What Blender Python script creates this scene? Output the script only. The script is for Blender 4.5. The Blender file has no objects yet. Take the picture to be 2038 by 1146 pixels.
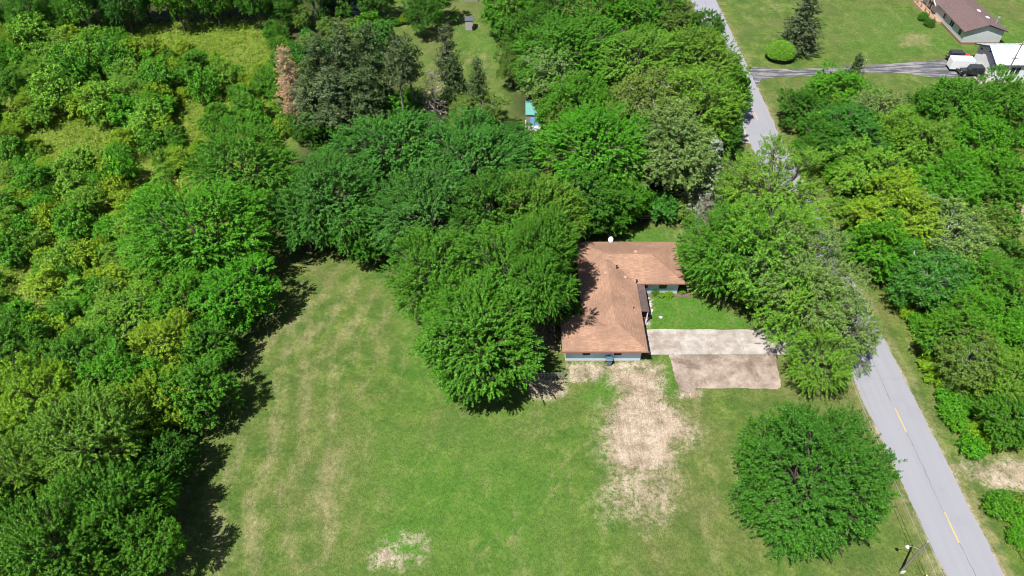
import bpy, math, random
import numpy as np
from mathutils import Vector

# ---------------------------------------------------------------- camera, sky, sun, exposure
scene = bpy.context.scene
COL = scene.collection
F_PX, CX, CY, CAM_H, PITCH = 1430.0, 1019.0, 573.0, 65.0, math.radians(45)

cam_d = bpy.data.cameras.new('camera')
cam = bpy.data.objects.new('camera', cam_d)
COL.objects.link(cam)
cam.location = (0, 0, CAM_H)
cam.rotation_euler = (math.radians(90) - PITCH, 0, 0)
cam_d.sensor_width = 36.0
cam_d.lens = 36.0 * F_PX / 2038.0
cam_d.clip_start = 1.0
cam_d.clip_end = 8000.0
scene.camera = cam

SUN_ELEV, SUN_AZ = math.radians(61.5), math.atan2(-0.64, -0.77)   # azimuth from +Y towards +X
world = bpy.data.worlds.new('World')
scene.world = world
world.use_nodes = True
wn = world.node_tree.nodes
sky = wn.new('ShaderNodeTexSky')
sky.sky_type = 'NISHITA'
sky.sun_disc = False
sky.sun_elevation = SUN_ELEV
sky.sun_rotation = SUN_AZ
wn['Background'].inputs[1].default_value = 0.055
world.node_tree.links.new(sky.outputs[0], wn['Background'].inputs[0])

sun_d = bpy.data.lights.new('sun', 'SUN')
sun_d.energy = 5.0
sun_d.angle = math.radians(0.5)
sun_d.color = (1.0, 0.975, 0.935)
sun = bpy.data.objects.new('sun', sun_d)
COL.objects.link(sun)
to_sun = Vector((math.sin(SUN_AZ) * math.cos(SUN_ELEV), math.cos(SUN_AZ) * math.cos(SUN_ELEV), math.sin(SUN_ELEV)))
sun.rotation_euler = (-to_sun).to_track_quat('-Z', 'Y').to_euler()
sun.location = (0, 0, 120)

vs = scene.view_settings
vs.view_transform = 'Standard'
vs.look = 'None'
vs.gamma = 1.0
vs.exposure = 0.95
vs.use_curve_mapping = False
scene.cycles.filter_width = 1.0
scene.cycles.use_light_tree = False
scene.cycles.max_bounces = 4
scene.cycles.diffuse_bounces = 1
scene.cycles.glossy_bounces = 1
scene.cycles.transmission_bounces = 2

random.seed(7)
RNG = np.random.default_rng(7)


def at(u, v, z=0.0):
    """world X, Y of photograph pixel (u, v) on the level z"""
    dv, du = v - CY, u - CX
    t = (CAM_H - z) / (F_PX * math.sin(PITCH) + dv * math.cos(PITCH))
    return du * t, (F_PX * math.cos(PITCH) - dv * math.sin(PITCH)) * t


def px_to_m(u, v, z, w):
    x0, y0 = at(u, v, z)
    d = math.sqrt(x0 * x0 + y0 * y0 + (CAM_H - z) ** 2)
    q = math.sqrt(F_PX ** 2 + (u - CX) ** 2 + (v - CY) ** 2)
    return w * d / q


# ---------------------------------------------------------------- materials
MATS = {}


def new_mat(name):
    m = bpy.data.materials.new(name)
    m.use_nodes = True
    MATS[name] = m
    return m, m.node_tree.nodes, m.node_tree.links, m.node_tree.nodes['Principled BSDF']


class NT:
    """tiny helper for node graphs"""
    def __init__(s, m):
        s.t = m.node_tree; s.n = s.t.nodes; s.l = s.t.links

    def put(s, sock, v):
        if isinstance(v, bpy.types.NodeSocket):
            s.l.new(v, sock)
        elif isinstance(v, (tuple, list)) and len(v) == 3 and sock.type == 'RGBA':
            sock.default_value = (*v, 1)
        else:
            sock.default_value = v

    def math(s, op, a, b=0.0, c=None, clamp=False):
        n = s.n.new('ShaderNodeMath'); n.operation = op; n.use_clamp = clamp
        s.put(n.inputs[0], a); s.put(n.inputs[1], b)
        if c is not None: s.put(n.inputs[2], c)
        return n.outputs[0]

    def mix(s, f, a, b, mode='MIX'):
        n = s.n.new('ShaderNodeMix'); n.data_type = 'RGBA'; n.blend_type = mode
        s.put(n.inputs[0], f); s.put(n.inputs[6], a); s.put(n.inputs[7], b)
        return n.outputs[2]

    def noise(s, vec, scale, detail=4.0, rough=0.55, dist=0.0):
        n = s.n.new('ShaderNodeTexNoise')
        if vec is not None: s.l.new(vec, n.inputs['Vector'])
        n.inputs['Scale'].default_value = scale; n.inputs['Detail'].default_value = detail
        n.inputs['Roughness'].default_value = rough; n.inputs['Distortion'].default_value = dist
        return n.outputs['Fac']

    def ramp(s, f, lo, hi):
        n = s.n.new('ShaderNodeMapRange'); n.interpolation_type = 'SMOOTHSTEP'
        s.put(n.inputs[0], f); n.inputs[1].default_value = lo; n.inputs[2].default_value = hi
        return n.outputs[0]

    def mapping(s, vec, rot=(0, 0, 0), scale=(1, 1, 1)):
        n = s.n.new('ShaderNodeMapping'); s.l.new(vec, n.inputs[0])
        n.inputs['Rotation'].default_value = rot; n.inputs['Scale'].default_value = scale
        return n.outputs[0]

    def attr(s, name):
        n = s.n.new('ShaderNodeAttribute'); n.attribute_name = name
        return n.outputs['Fac']

    def coord(s, which='Object'):
        return s.n.new('ShaderNodeTexCoord').outputs[which]

    def geo_pos(s):
        return s.n.new('ShaderNodeNewGeometry').outputs['Position']

    def bump(s, h, strength, dist, bsdf):
        n = s.n.new('ShaderNodeBump'); n.inputs['Strength'].default_value = strength
        n.inputs['Distance'].default_value = dist; s.l.new(h, n.inputs['Height'])
        s.l.new(n.outputs[0], bsdf.inputs['Normal'])


def simple(name, col, rough=0.6, metal=0.0, vary=0.25, scale=3.0, bump=0.0, spec=0.5):
    """plain surface with uneven tone and a little relief"""
    m, n, l, b = new_mat(name)
    t = NT(m)
    p = t.geo_pos()
    f = t.noise(p, scale, 6, 0.65)
    lo = tuple(c * (1 - vary) for c in col); hi = tuple(min(1, c * (1 + vary)) for c in col)
    l.new(t.mix(f, lo, hi), b.inputs['Base Color'])
    b.inputs['Roughness'].default_value = rough
    b.inputs['Metallic'].default_value = metal
    b.inputs['Specular IOR Level'].default_value = spec
    if bump: t.bump(t.noise(p, scale * 6, 4), bump, 0.02, b)
    return m


simple('white_trim', (0.6, 0.6, 0.59), 0.5, vary=0.06)
simple('white_paint', (0.6, 0.6, 0.6), 0.35, vary=0.05)
simple('dark_trim', (0.035, 0.03, 0.03), 0.5)
simple('rubber', (0.018, 0.018, 0.02), 0.85)
simple('black_paint', (0.012, 0.013, 0.017), 0.3, vary=0.2)
simple('soft_top', (0.02, 0.021, 0.028), 0.8, vary=0.3)
simple('red_paint', (0.5, 0.02, 0.018), 0.35, vary=0.15)
simple('pink_red', (0.385, 0.07, 0.056), 0.6, vary=0.3)
simple('blue_grey_plastic', (0.07, 0.112, 0.147), 0.45, vary=0.12)
simple('navy_paint', (0.015, 0.025, 0.07), 0.3)
simple('steel', (0.45, 0.46, 0.48), 0.45, 0.7, vary=0.15)
simple('dish_white', (0.8, 0.82, 0.78), 0.4, vary=0.05)
simple('teal_metal', (0.091, 0.252, 0.217), 0.45, vary=0.25, scale=5)
simple('blue_tarp', (0.05, 0.14, 0.27), 0.6, vary=0.4)
simple('deck_wood', (0.294, 0.189, 0.119), 0.8, vary=0.25, scale=8, bump=0.3)
simple('grey_wood', (0.21, 0.189, 0.161), 0.85, vary=0.35, scale=10, bump=0.4)
simple('pole_wood', (0.168, 0.14, 0.119), 0.85, vary=0.3, scale=8, bump=0.4)
simple('bark', (0.084, 0.0665, 0.0525), 0.95, vary=0.4, scale=7, bump=0.8)
simple('pale_bark', (0.294, 0.28, 0.252), 0.9, vary=0.35, scale=6, bump=0.5)
simple('dead_bark', (0.21, 0.175, 0.147), 0.95, vary=0.4, scale=7, bump=0.8)
simple('stone', (0.35, 0.329, 0.294), 0.85, vary=0.3, scale=4, bump=0.5)
simple('brick_red', (0.21, 0.091, 0.063), 0.85, vary=0.3, scale=5, bump=0.4)
simple('shed_wall', (0.294, 0.266, 0.259), 0.8, vary=0.1)
simple('yellow_line', (0.434, 0.301, 0.098), 0.7, vary=0.15, scale=9)
simple('tar', (0.119, 0.119, 0.126), 0.7, vary=0.4, scale=5)
simple('soil', (0.112, 0.077, 0.0525), 0.95, vary=0.4, scale=5, bump=0.6)

m, n, l, b = new_mat('glass')
b.inputs['Base Color'].default_value = (0.02, 0.025, 0.03, 1)
b.inputs['Roughness'].default_value = 0.08

for nm, c0, c1 in (('siding', (0.40, 0.53, 0.655), (0.46, 0.59, 0.715)), ('white_siding', (0.44, 0.45, 0.465), (0.50, 0.51, 0.52))):
  m, n, l, b = new_mat(nm)
  t = NT(m)
  uv = t.n.new('ShaderNodeUVMap').outputs[0]
  sx = t.n.new('ShaderNodeSeparateXYZ'); t.l.new(uv, sx.inputs[0])
  saw = t.math('FRACT', t.math('MULTIPLY', sx.outputs[1], 5.5))
  g = t.noise(t.geo_pos(), 1.5, 5)
  l.new(t.mix(g, c0, c1), b.inputs['Base Color'])
  b.inputs['Roughness'].default_value = 0.55
  t.bump(saw, 0.8, 0.03, b)


def shingles(name, cols, stain):
    m, n, l, b = new_mat(name)
    t = NT(m)
    uv = t.n.new('ShaderNodeUVMap').outputs[0]
    br = t.n.new('ShaderNodeTexBrick')
    t.l.new(uv, br.inputs['Vector'])
    br.offset = 0.37; br.offset_frequency = 1
    br.inputs['Scale'].default_value = 1.0
    br.inputs['Brick Width'].default_value = 0.62
    br.inputs['Row Height'].default_value = 0.14
    br.inputs['Mortar Size'].default_value = 0.008
    br.inputs['Bias'].default_value = 0.0
    br.inputs['Color1'].default_value = (*cols[0], 1)
    br.inputs['Color2'].default_value = (*cols[1], 1)
    br.inputs['Mortar'].default_value = (*[c * 0.6 for c in cols[0]], 1)
    st = t.mapping(uv, scale=(0.6, 4.2, 1))
    dash = t.ramp(t.noise(st, 2.4, 4, 0.65), 0.47, 0.7)
    c = t.mix(t.math('MULTIPLY', dash, 0.55), br.outputs[0], cols[2])
    big = t.ramp(t.noise(t.geo_pos(), 0.28, 5, 0.6), 0.36, 0.62)
    c = t.mix(t.math('MULTIPLY', big, 0.6), c, stain)
    fine = t.noise(t.geo_pos(), 9, 5, 0.7)
    c = t.mix(0.35, c, t.mix(fine, (0.25, 0.25, 0.25), (1, 1, 1)), 'MULTIPLY')
    l.new(c, b.inputs['Base Color'])
    b.inputs['Roughness'].default_value = 0.92
    t.bump(t.math('ADD', br.outputs[1], t.math('MULTIPLY', fine, 0.6)), 0.5, 0.02, b)


shingles('shingle_red', [(0.34, 0.19, 0.12), (0.26, 0.142, 0.09), (0.46, 0.32, 0.22)], (0.18, 0.105, 0.07))
shingles('shingle_brown', [(0.1354, 0.08385, 0.08063), (0.09675, 0.06128, 0.06128), (0.187, 0.129, 0.1226)], (0.129, 0.08385, 0.0774))
shingles('shingle_grey', [(0.08385, 0.09675, 0.1097), (0.0645, 0.07418, 0.08385), (0.1097, 0.1226, 0.1354)], (0.0645, 0.0774, 0.08385))
shingles('shingle_porch', [(0.129, 0.08385, 0.07418), (0.0774, 0.0516, 0.04838), (0.1935, 0.129, 0.1097)], (0.0645, 0.04515, 0.04515))

m, n, l, b = new_mat('metal_roof')
t = NT(m)
p = t.geo_pos()
c = t.mix(t.ramp(t.noise(p, 0.7, 5, 0.6), 0.35, 0.7), (0.52, 0.53, 0.53), (0.39, 0.46, 0.47))
l.new(c, b.inputs['Base Color'])
b.inputs['Roughness'].default_value = 0.5
b.inputs['Metallic'].default_value = 0.15

m, n, l, b = new_mat('asphalt')
t = NT(m)
p = t.geo_pos()
st = t.mapping(p, scale=(1.3, 0.06, 1))
c = t.mix(t.noise(st, 1.0, 4), (0.1967, 0.1967, 0.2161), (0.2419, 0.2419, 0.2645))
c = t.mix(t.math('MULTIPLY', t.ramp(t.noise(p, 0.25, 5, 0.6), 0.5, 0.75), 0.35), c, (0.1677, 0.169, 0.1806))
c = t.mix(0.5, c, t.mix(t.noise(p, 14, 6, 0.75), (0.55, 0.55, 0.55), (1.15, 1.15, 1.15)), 'MULTIPLY')
l.new(c, b.inputs['Base Color'])
b.inputs['Roughness'].default_value = 0.85
t.bump(t.noise(p, 30, 3), 0.25, 0.01, b)

m, n, l, b = new_mat('patched_asphalt')
t = NT(m)
p = t.geo_pos()
st = t.mapping(p, scale=(0.16, 1.5, 1))
k = t.ramp(t.noise(st, 1.4, 7, 0.7, 0.4), 0.44, 0.6)
c = t.mix(k, (0.04838, 0.04967, 0.06128), (0.2193, 0.2064, 0.2))
c = t.mix(0.5, c, t.mix(t.noise(p, 3, 6, 0.75), (0.4, 0.4, 0.4), (1.2, 1.2, 1.2)), 'MULTIPLY')
l.new(c, b.inputs['Base Color'])
b.inputs['Roughness'].default_value = 0.9

m, n, l, b = new_mat('concrete')
t = NT(m)
p = t.geo_pos()
c = t.mix(t.ramp(t.noise(p, 0.7, 6, 0.65), 0.3, 0.7), (0.225, 0.19, 0.16), (0.375, 0.345, 0.31))
c = t.mix(t.math('MULTIPLY', t.ramp(t.noise(p, 0.33, 6, 0.7), 0.5, 0.68), 0.75), c, (0.2, 0.145, 0.11))
c = t.mix(t.math('MULTIPLY', t.ramp(t.noise(p, 1.6, 8, 0.8, 0.5), 0.58, 0.66), 0.5), c, (0.12, 0.09, 0.07))
c = t.mix(0.4, c, t.mix(t.noise(p, 8, 6, 0.75), (0.5, 0.5, 0.5), (1.15, 1.15, 1.15)), 'MULTIPLY')
l.new(c, b.inputs['Base Color'])
b.inputs['Roughness'].default_value = 0.85
t.bump(t.noise(p, 12, 4), 0.3, 0.01, b)

m, n, l, b = new_mat('gravel_pad')
t = NT(m)
p = t.geo_pos()
c = t.mix(t.ramp(t.noise(p, 0.35, 7, 0.7), 0.32, 0.66), (0.15, 0.11, 0.083), (0.35, 0.285, 0.23))
c = t.mix(t.math('MULTIPLY', t.ramp(t.noise(p, 0.3, 8, 0.75, 0.6), 0.47, 0.62), 0.7), c, (0.1097, 0.06772, 0.04838))
c = t.mix(0.55, c, t.mix(t.noise(p, 7, 6, 0.8), (0.4, 0.4, 0.4), (1.25, 1.25, 1.25)), 'MULTIPLY')
l.new(c, b.inputs['Base Color'])
b.inputs['Roughness'].default_value = 0.95
t.bump(t.noise(p, 10, 5, 0.7), 0.5, 0.03, b)

# foliage: the tint is the colour of the object, so trees of one mesh differ as species and age do


def leaf_mat(name, rough=0.5, transl=0.13, pale=0.0, spec=0.16):
    m, n, l, b = new_mat(name)
    t = NT(m)
    oi = t.n.new('ShaderNodeObjectInfo')
    a = t.attr('leaf'); s = t.attr('spray')
    k = t.math('ADD', t.math('MULTIPLY', a, 0.9), 0.55)
    gray = t.n.new('ShaderNodeCombineColor')
    for i in range(3): t.l.new(k, gray.inputs[i])
    c = t.mix(1.0, oi.outputs['Color'], gray.outputs[0], 'MULTIPLY')
    yel = t.mix(1.0, c, (1.3, 1.16, 0.85), 'MULTIPLY')
    c = t.mix(t.math('MULTIPLY', t.ramp(s, 0.45, 1.0), 0.8), c, yel)
    if pale:
        c = t.mix(t.math('MULTIPLY', t.ramp(a, 1.0 - pale, 1.0 - pale + 0.04), 0.55), c, (0.22, 0.28, 0.19))
    l.new(c, b.inputs['Base Color'])
    b.inputs['Roughness'].default_value = rough
    b.inputs['Specular IOR Level'].default_value = spec
    tr = t.n.new('ShaderNodeBsdfTranslucent')
    t.l.new(t.mix(1.0, c, (1.05, 1.35, 0.5), 'MULTIPLY'), tr.inputs[0])
    mx = t.n.new('ShaderNodeMixShader'); mx.inputs[0].default_value = transl
    out = t.n['Material Output']
    t.l.new(b.outputs[0], mx.inputs[1]); t.l.new(tr.outputs[0], mx.inputs[2])
    t.l.new(mx.outputs[0], out.inputs[0])


leaf_mat('leaves')
leaf_mat('silver_leaves', 0.5, 0.13, pale=0.03, spec=0.18)
leaf_mat('needles', 0.6, 0.12, spec=0.35)

# ground: lawn, dry grass, lush grass, bare soil, weeds and leaf litter laid out by masks of the place itself
m, n, l, b = new_mat('ground')
t = NT(m)
p = t.geo_pos()
n_big = t.noise(p, 0.09, 6, 0.6)
n_mid = t.noise(p, 0.5, 5, 0.68)
n_fine = t.noise(t.mapping(p, rot=(0.3, 0.4, 0.9)), 2.6, 4.5, 0.78, 0.4)
n_blade = t.noise(t.mapping(p, rot=(0, 0, 0.6), scale=(1, 0.35, 1)), 13.0, 1.5, 0.75)
streak = t.noise(t.mapping(p, rot=(0, 0, -0.35), scale=(0.75, 0.16, 1)), 0.75, 6, 0.65, 0.5)
green = t.mix(t.ramp(n_mid, 0.36, 0.64), (0.041, 0.088, 0.012), (0.092, 0.134, 0.024))
green = t.mix(t.ramp(n_big, 0.35, 0.68), green, (0.088, 0.105, 0.029))
green = t.mix(t.math('MULTIPLY', t.ramp(t.noise(p, 0.22, 4, 0.65, 0.6), 0.45, 0.68), 0.6), green, (0.036, 0.078, 0.012))
lush = t.mix(n_mid, (0.03225, 0.1064, 0.00903), (0.06772, 0.1419, 0.01613))
c = t.mix(t.attr('lush'), green, lush)
dryc = t.mix(n_mid, (0.1226, 0.1129, 0.04515), (0.2322, 0.2064, 0.1064))
dryc = t.mix(t.math('MULTIPLY', t.ramp(n_fine, 0.56, 0.7), 0.6), dryc, (0.2903, 0.2451, 0.1419))
dv_ = t.math('ADD', t.attr('dry'), t.math('MULTIPLY', t.math('SUBTRACT', t.math('ADD', t.math('MULTIPLY', streak, 0.6), t.math('MULTIPLY', n_mid, 0.4)), 0.5), 2.3))
dryf = t.math('MULTIPLY', t.ramp(dv_, 0.2, 1.0), 0.85)
c = t.mix(dryf, c, dryc)
clump = t.math('MULTIPLY', t.ramp(t.noise(p, 0.8, 5, 0.8, 0.4), 0.56, 0.68), t.math('ADD', t.math('MULTIPLY', t.attr('dry'), 1.1), 0.08))
c = t.mix(t.math('MULTIPLY', clump, 0.75), c, (0.045, 0.05, 0.018))
weed = t.mix(n_mid, (0.0645, 0.1097, 0.0129), (0.1613, 0.187, 0.02902))
c = t.mix(t.attr('weed'), c, weed)
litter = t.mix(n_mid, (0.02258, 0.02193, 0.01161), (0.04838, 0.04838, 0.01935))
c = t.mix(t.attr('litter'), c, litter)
c = t.mix(0.68, c, t.mix(t.ramp(t.math('ADD', t.math('MULTIPLY', n_fine, 0.55), t.math('MULTIPLY', n_blade, 0.45)), 0.28, 0.72), (0.26, 0.30, 0.26), (1.8, 1.7, 1.8)), 'MULTIPLY')
soil = t.mix(t.ramp(n_mid, 0.3, 0.65), (0.19, 0.146, 0.102), (0.37, 0.305, 0.235))
rut = t.noise(t.mapping(p, rot=(0, 0, 0.12), scale=(1.6, 0.12, 1)), 1.0, 5, 0.7, 0.6)
soil = t.mix(t.math('MULTIPLY', t.ramp(rut, 0.5, 0.62), 0.45), soil, (0.18, 0.133, 0.09))
soil = t.mix(t.math('MULTIPLY', t.ramp(streak, 0.5, 0.72), 0.5), soil, (0.2129, 0.1484, 0.1032))
soil = t.mix(0.75, soil, t.mix(t.ramp(t.noise(t.mapping(p, rot=(0.4, 0.3, 0.7)), 5.3, 5, 0.72, 0.8), 0.28, 0.72), (0.5, 0.46, 0.43), (1.4, 1.4, 1.4)), 'MULTIPLY')
nz = t.math('ADD', t.math('MULTIPLY', n_mid, 0.3), t.math('ADD', t.math('MULTIPLY', t.noise(t.mapping(p, rot=(0.5, 0.2, 0.5)), 3.4, 5, 0.78, 0.5), 0.55), t.math('MULTIPLY', streak, 0.15)))
sd_ = t.math('ADD', t.attr('dirt'), t.math('MULTIPLY', t.math('SUBTRACT', nz, 0.5), 2.4))
speck = t.math('MULTIPLY', t.ramp(t.noise(p, 1.7, 4, 0.82, 0.3), 0.48, 0.64), 0.6)
soilf = t.math('MULTIPLY', t.ramp(t.math('SUBTRACT', sd_, t.math('MULTIPLY', speck, t.math('SUBTRACT', 1.45, t.attr('dirt')))), 0.1, 0.95), t.ramp(t.attr('dirt'), 0.02, 0.2))
c = t.mix(soilf, c, soil)
l.new(c, b.inputs['Base Color'])
b.inputs['Roughness'].default_value = 0.95
b.inputs['Specular IOR Level'].default_value = 0.15
t.bump(t.math('ADD', n_fine, n_blade), 0.9, 0.07, b)


# ---------------------------------------------------------------- mesh helpers
def tag(o, label=None, cat=None, group=None, kind=None):
    if label: o['label'] = label
    if cat: o['category'] = cat
    if group: o['group'] = group
    if kind: o['kind'] = kind
    return o


def empty(name, loc=(0, 0, 0), rz=0.0):
    o = bpy.data.objects.new(name, None)
    COL.objects.link(o)
    o.location = loc
    o.rotation_euler = (0, 0, rz)
    o.empty_display_size = 0.3
    return o


def put(name, mesh, parent=None, loc=(0, 0, 0), scale=(1, 1, 1), rz=0.0):
    o = bpy.data.objects.new(name, mesh)
    COL.objects.link(o)
    o.parent = parent
    o.location = loc
    o.scale = scale
    o.rotation_euler = (0, 0, rz)
    return o


class MB:
    """collects polygons; build() links them as one mesh object with metre UVs"""
    def __init__(s):
        s.v, s.f = [], []

    def poly(s, pts):
        k = len(s.v)
        s.v += [tuple(q) for q in pts]
        s.f.append(tuple(range(k, k + len(pts))))
        return s

    def box(s, x0, x1, y0, y1, z0, z1):
        k = len(s.v)
        s.v += [(x0, y0, z0), (x1, y0, z0), (x1, y1, z0), (x0, y1, z0), (x0, y0, z1), (x1, y0, z1), (x1, y1, z1), (x0, y1, z1)]
        s.f += [tuple(k + i for i in q) for q in ((0, 3, 2, 1), (4, 5, 6, 7), (0, 1, 5, 4), (1, 2, 6, 5), (2, 3, 7, 6), (3, 0, 4, 7))]
        return s

    def prism(s, pts, axis, a0, a1):
        """extrude a 2D outline along an axis; axis 'y': pts are (x, z); 'x': (y, z); 'z': (x, y)"""
        def P(q, a):
            return (q[0], a, q[1]) if axis == 'y' else (a, q[0], q[1]) if axis == 'x' else (q[0], q[1], a)
        k, c = len(s.v), len(pts)
        s.v += [P(q, a0) for q in pts] + [P(q, a1) for q in pts]
        s.f.append(tuple(k + i for i in range(c)))
        s.f.append(tuple(k + c + i for i in reversed(range(c))))
        for i in range(c):
            j = (i + 1) % c
            s.f.append((k + i, k + c + i, k + c + j, k + j))
        return s

    def tube(s, pts, rad, seg=6, cap=True):
        pts = [Vector(q) for q in pts]
        if not isinstance(rad, (list, tuple)): rad = [rad] * len(pts)
        k = len(s.v)
        for i, q in enumerate(pts):
            d = (pts[min(i + 1, len(pts) - 1)] - pts[max(i - 1, 0)]).normalized()
            a = d.cross(Vector((0, 0, 1)) if abs(d.z) < 0.9 else Vector((1, 0, 0))).normalized()
            c = d.cross(a)
            for j in range(seg):
                th = 2 * math.pi * j / seg
                s.v.append(tuple(q + (a * math.cos(th) + c * math.sin(th)) * rad[i]))
        for i in range(len(pts) - 1):
            for j in range(seg):
                a0, a1 = k + i * seg + j, k + i * seg + (j + 1) % seg
                s.f.append((a0, a1, a1 + seg, a0 + seg))
        if cap:
            s.f.append(tuple(k + j for j in reversed(range(seg))))
            s.f.append(tuple(k + (len(pts) - 1) * seg + j for j in range(seg)))
        return s

    def mesh(s, name, mat, smooth=False, uv=True):
        me = bpy.data.meshes.new(name)
        me.from_pydata(s.v, [], s.f)
        me.materials.append(MATS[mat])
        if smooth: me.polygons.foreach_set('use_smooth', [True] * len(me.polygons))
        if not uv: return me
        uvl = me.uv_layers.new(name='UVMap')
        co = [0.0] * (2 * len(me.loops))
        for pl in me.polygons:
            nn = pl.normal
            tt = Vector((0, 0, 1)).cross(nn)
            tt = Vector((1, 0, 0)) if tt.length < 1e-4 else tt.normalized()
            ww = nn.cross(tt)
            for li in pl.loop_indices:
                q = me.vertices[me.loops[li].vertex_index].co
                co[2 * li] = q.dot(tt); co[2 * li + 1] = q.dot(ww)
        uvl.data.foreach_set('uv', co)
        return me

    def build(s, name, mat, parent=None, smooth=False, bevel=0.0):
        o = put(name, s.mesh(name, mat, smooth), parent)
        if bevel:
            md = o.modifiers.new('bevel', 'BEVEL'); md.width = bevel; md.segments = 2; md.limit_method = 'ANGLE'
        return o


# ---------------------------------------------------------------- the ground
def poly_w(pts):
    return [at(u, v) for u, v in pts]


def inside(pts, X, Y):
    r = np.zeros(X.shape, bool)
    for (x0, y0), (x1, y1) in zip(pts, pts[1:] + pts[:1]):
        if y0 == y1: continue
        c = ((y0 > Y) != (y1 > Y)) & (X < (x1 - x0) * (Y - y0) / (y1 - y0) + x0)
        r ^= c
    return r


def pmask(pts, X, Y, feather):
    """1 inside the outline, 0 outside, soft over a band of the given metres"""
    d = np.full(X.shape, 1e9)
    for (x0, y0), (x1, y1) in zip(pts, pts[1:] + pts[:1]):
        dx, dy = x1 - x0, y1 - y0
        tt = np.clip(((X - x0) * dx + (Y - y0) * dy) / (dx * dx + dy * dy + 1e-9), 0, 1)
        d = np.minimum(d, np.hypot(X - x0 - tt * dx, Y - y0 - tt * dy))
    d = np.where(inside(pts, X, Y), d, -d)
    return np.clip(0.5 + d / feather, 0, 1)


ROAD = [(-400, 43.0, 48.4), (0, 41.0, 46.5), (28, 39.62, 44.95), (50, 38.75, 44.55), (70, 38.45, 44.0), (97, 38.2, 43.45), (152, 38.2, 43.5), (400, 38.4, 43.7)]


def road_x(y):
    ys = [r[0] for r in ROAD]
    return np.interp(y, ys, [r[1] for r in ROAD]), np.interp(y, ys, [r[2] for r in ROAD])


xs = np.concatenate([[-3000, -1500, -700, -350, -200, -150], np.arange(-118, 118.1, 0.45), [150, 200, 350, 700, 1500, 3000]])
ys = np.concatenate([[-3000, -1500, -600, -250, -100, -40, 0], np.arange(20, 162.1, 0.45), [175, 200, 300, 600, 1500, 3000]])
GX, GY = np.meshgrid(xs, ys)
nx, ny = len(xs), len(ys)
verts = np.stack([GX, GY, np.zeros_like(GX)], -1).reshape(-1, 3)
ii = (np.arange(ny - 1)[:, None] * nx + np.arange(nx - 1)[None, :]).reshape(-1)
quads = np.stack([ii, ii + 1, ii + nx + 1, ii + nx], -1)


def np_mesh(name, verts, quads, mat, attrs=None):
    me = bpy.data.meshes.new(name)
    nv, nq = len(verts), len(quads)
    me.vertices.add(nv)
    me.vertices.foreach_set('co', np.ascontiguousarray(verts, dtype=np.float32).ravel())
    me.loops.add(nq * 4)
    me.loops.foreach_set('vertex_index', np.ascontiguousarray(quads, dtype=np.int32).ravel())
    me.polygons.add(nq)
    me.polygons.foreach_set('loop_start', np.arange(0, nq * 4, 4, dtype=np.int32))
    for k, a in (attrs or {}).items():
        at_ = me.attributes.new(k, 'FLOAT', 'POINT')
        at_.data.foreach_set('value', np.ascontiguousarray(a, dtype=np.float32).ravel())
    me.materials.append(MATS[mat])
    me.update(calc_edges=True)
    return me


SCRUB = [(-140, 40), (120, 30), (300, 35), (420, 35), (560, 40), (585, 170), (560, 260), (560, 300), (520, 380), (430, 500), (400, 620), (350, 720), (300, 800), (200, 900), (150, 1000), (80, 1180), (-140, 1180)]
RIGHT = [(1640, 180), (1760, 215), (1900, 200), (2120, 200), (2120, 900), (1940, 905), (1880, 800), (1790, 640), (1690, 480), (1600, 320), (1560, 220)]
RIGHT2 = [(1985, 985), (2120, 980), (2120, 1180), (2060, 1160), (2010, 1080)]
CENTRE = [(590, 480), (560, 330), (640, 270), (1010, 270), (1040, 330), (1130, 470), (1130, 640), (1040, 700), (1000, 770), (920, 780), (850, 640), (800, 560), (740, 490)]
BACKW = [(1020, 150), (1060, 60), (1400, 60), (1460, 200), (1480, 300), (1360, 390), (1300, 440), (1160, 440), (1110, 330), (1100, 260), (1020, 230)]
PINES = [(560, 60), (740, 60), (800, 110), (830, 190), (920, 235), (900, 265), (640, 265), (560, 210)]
TOPW = [(-140, -80), (680, -80), (680, 40), (400, 42), (-140, 60)]


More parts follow.
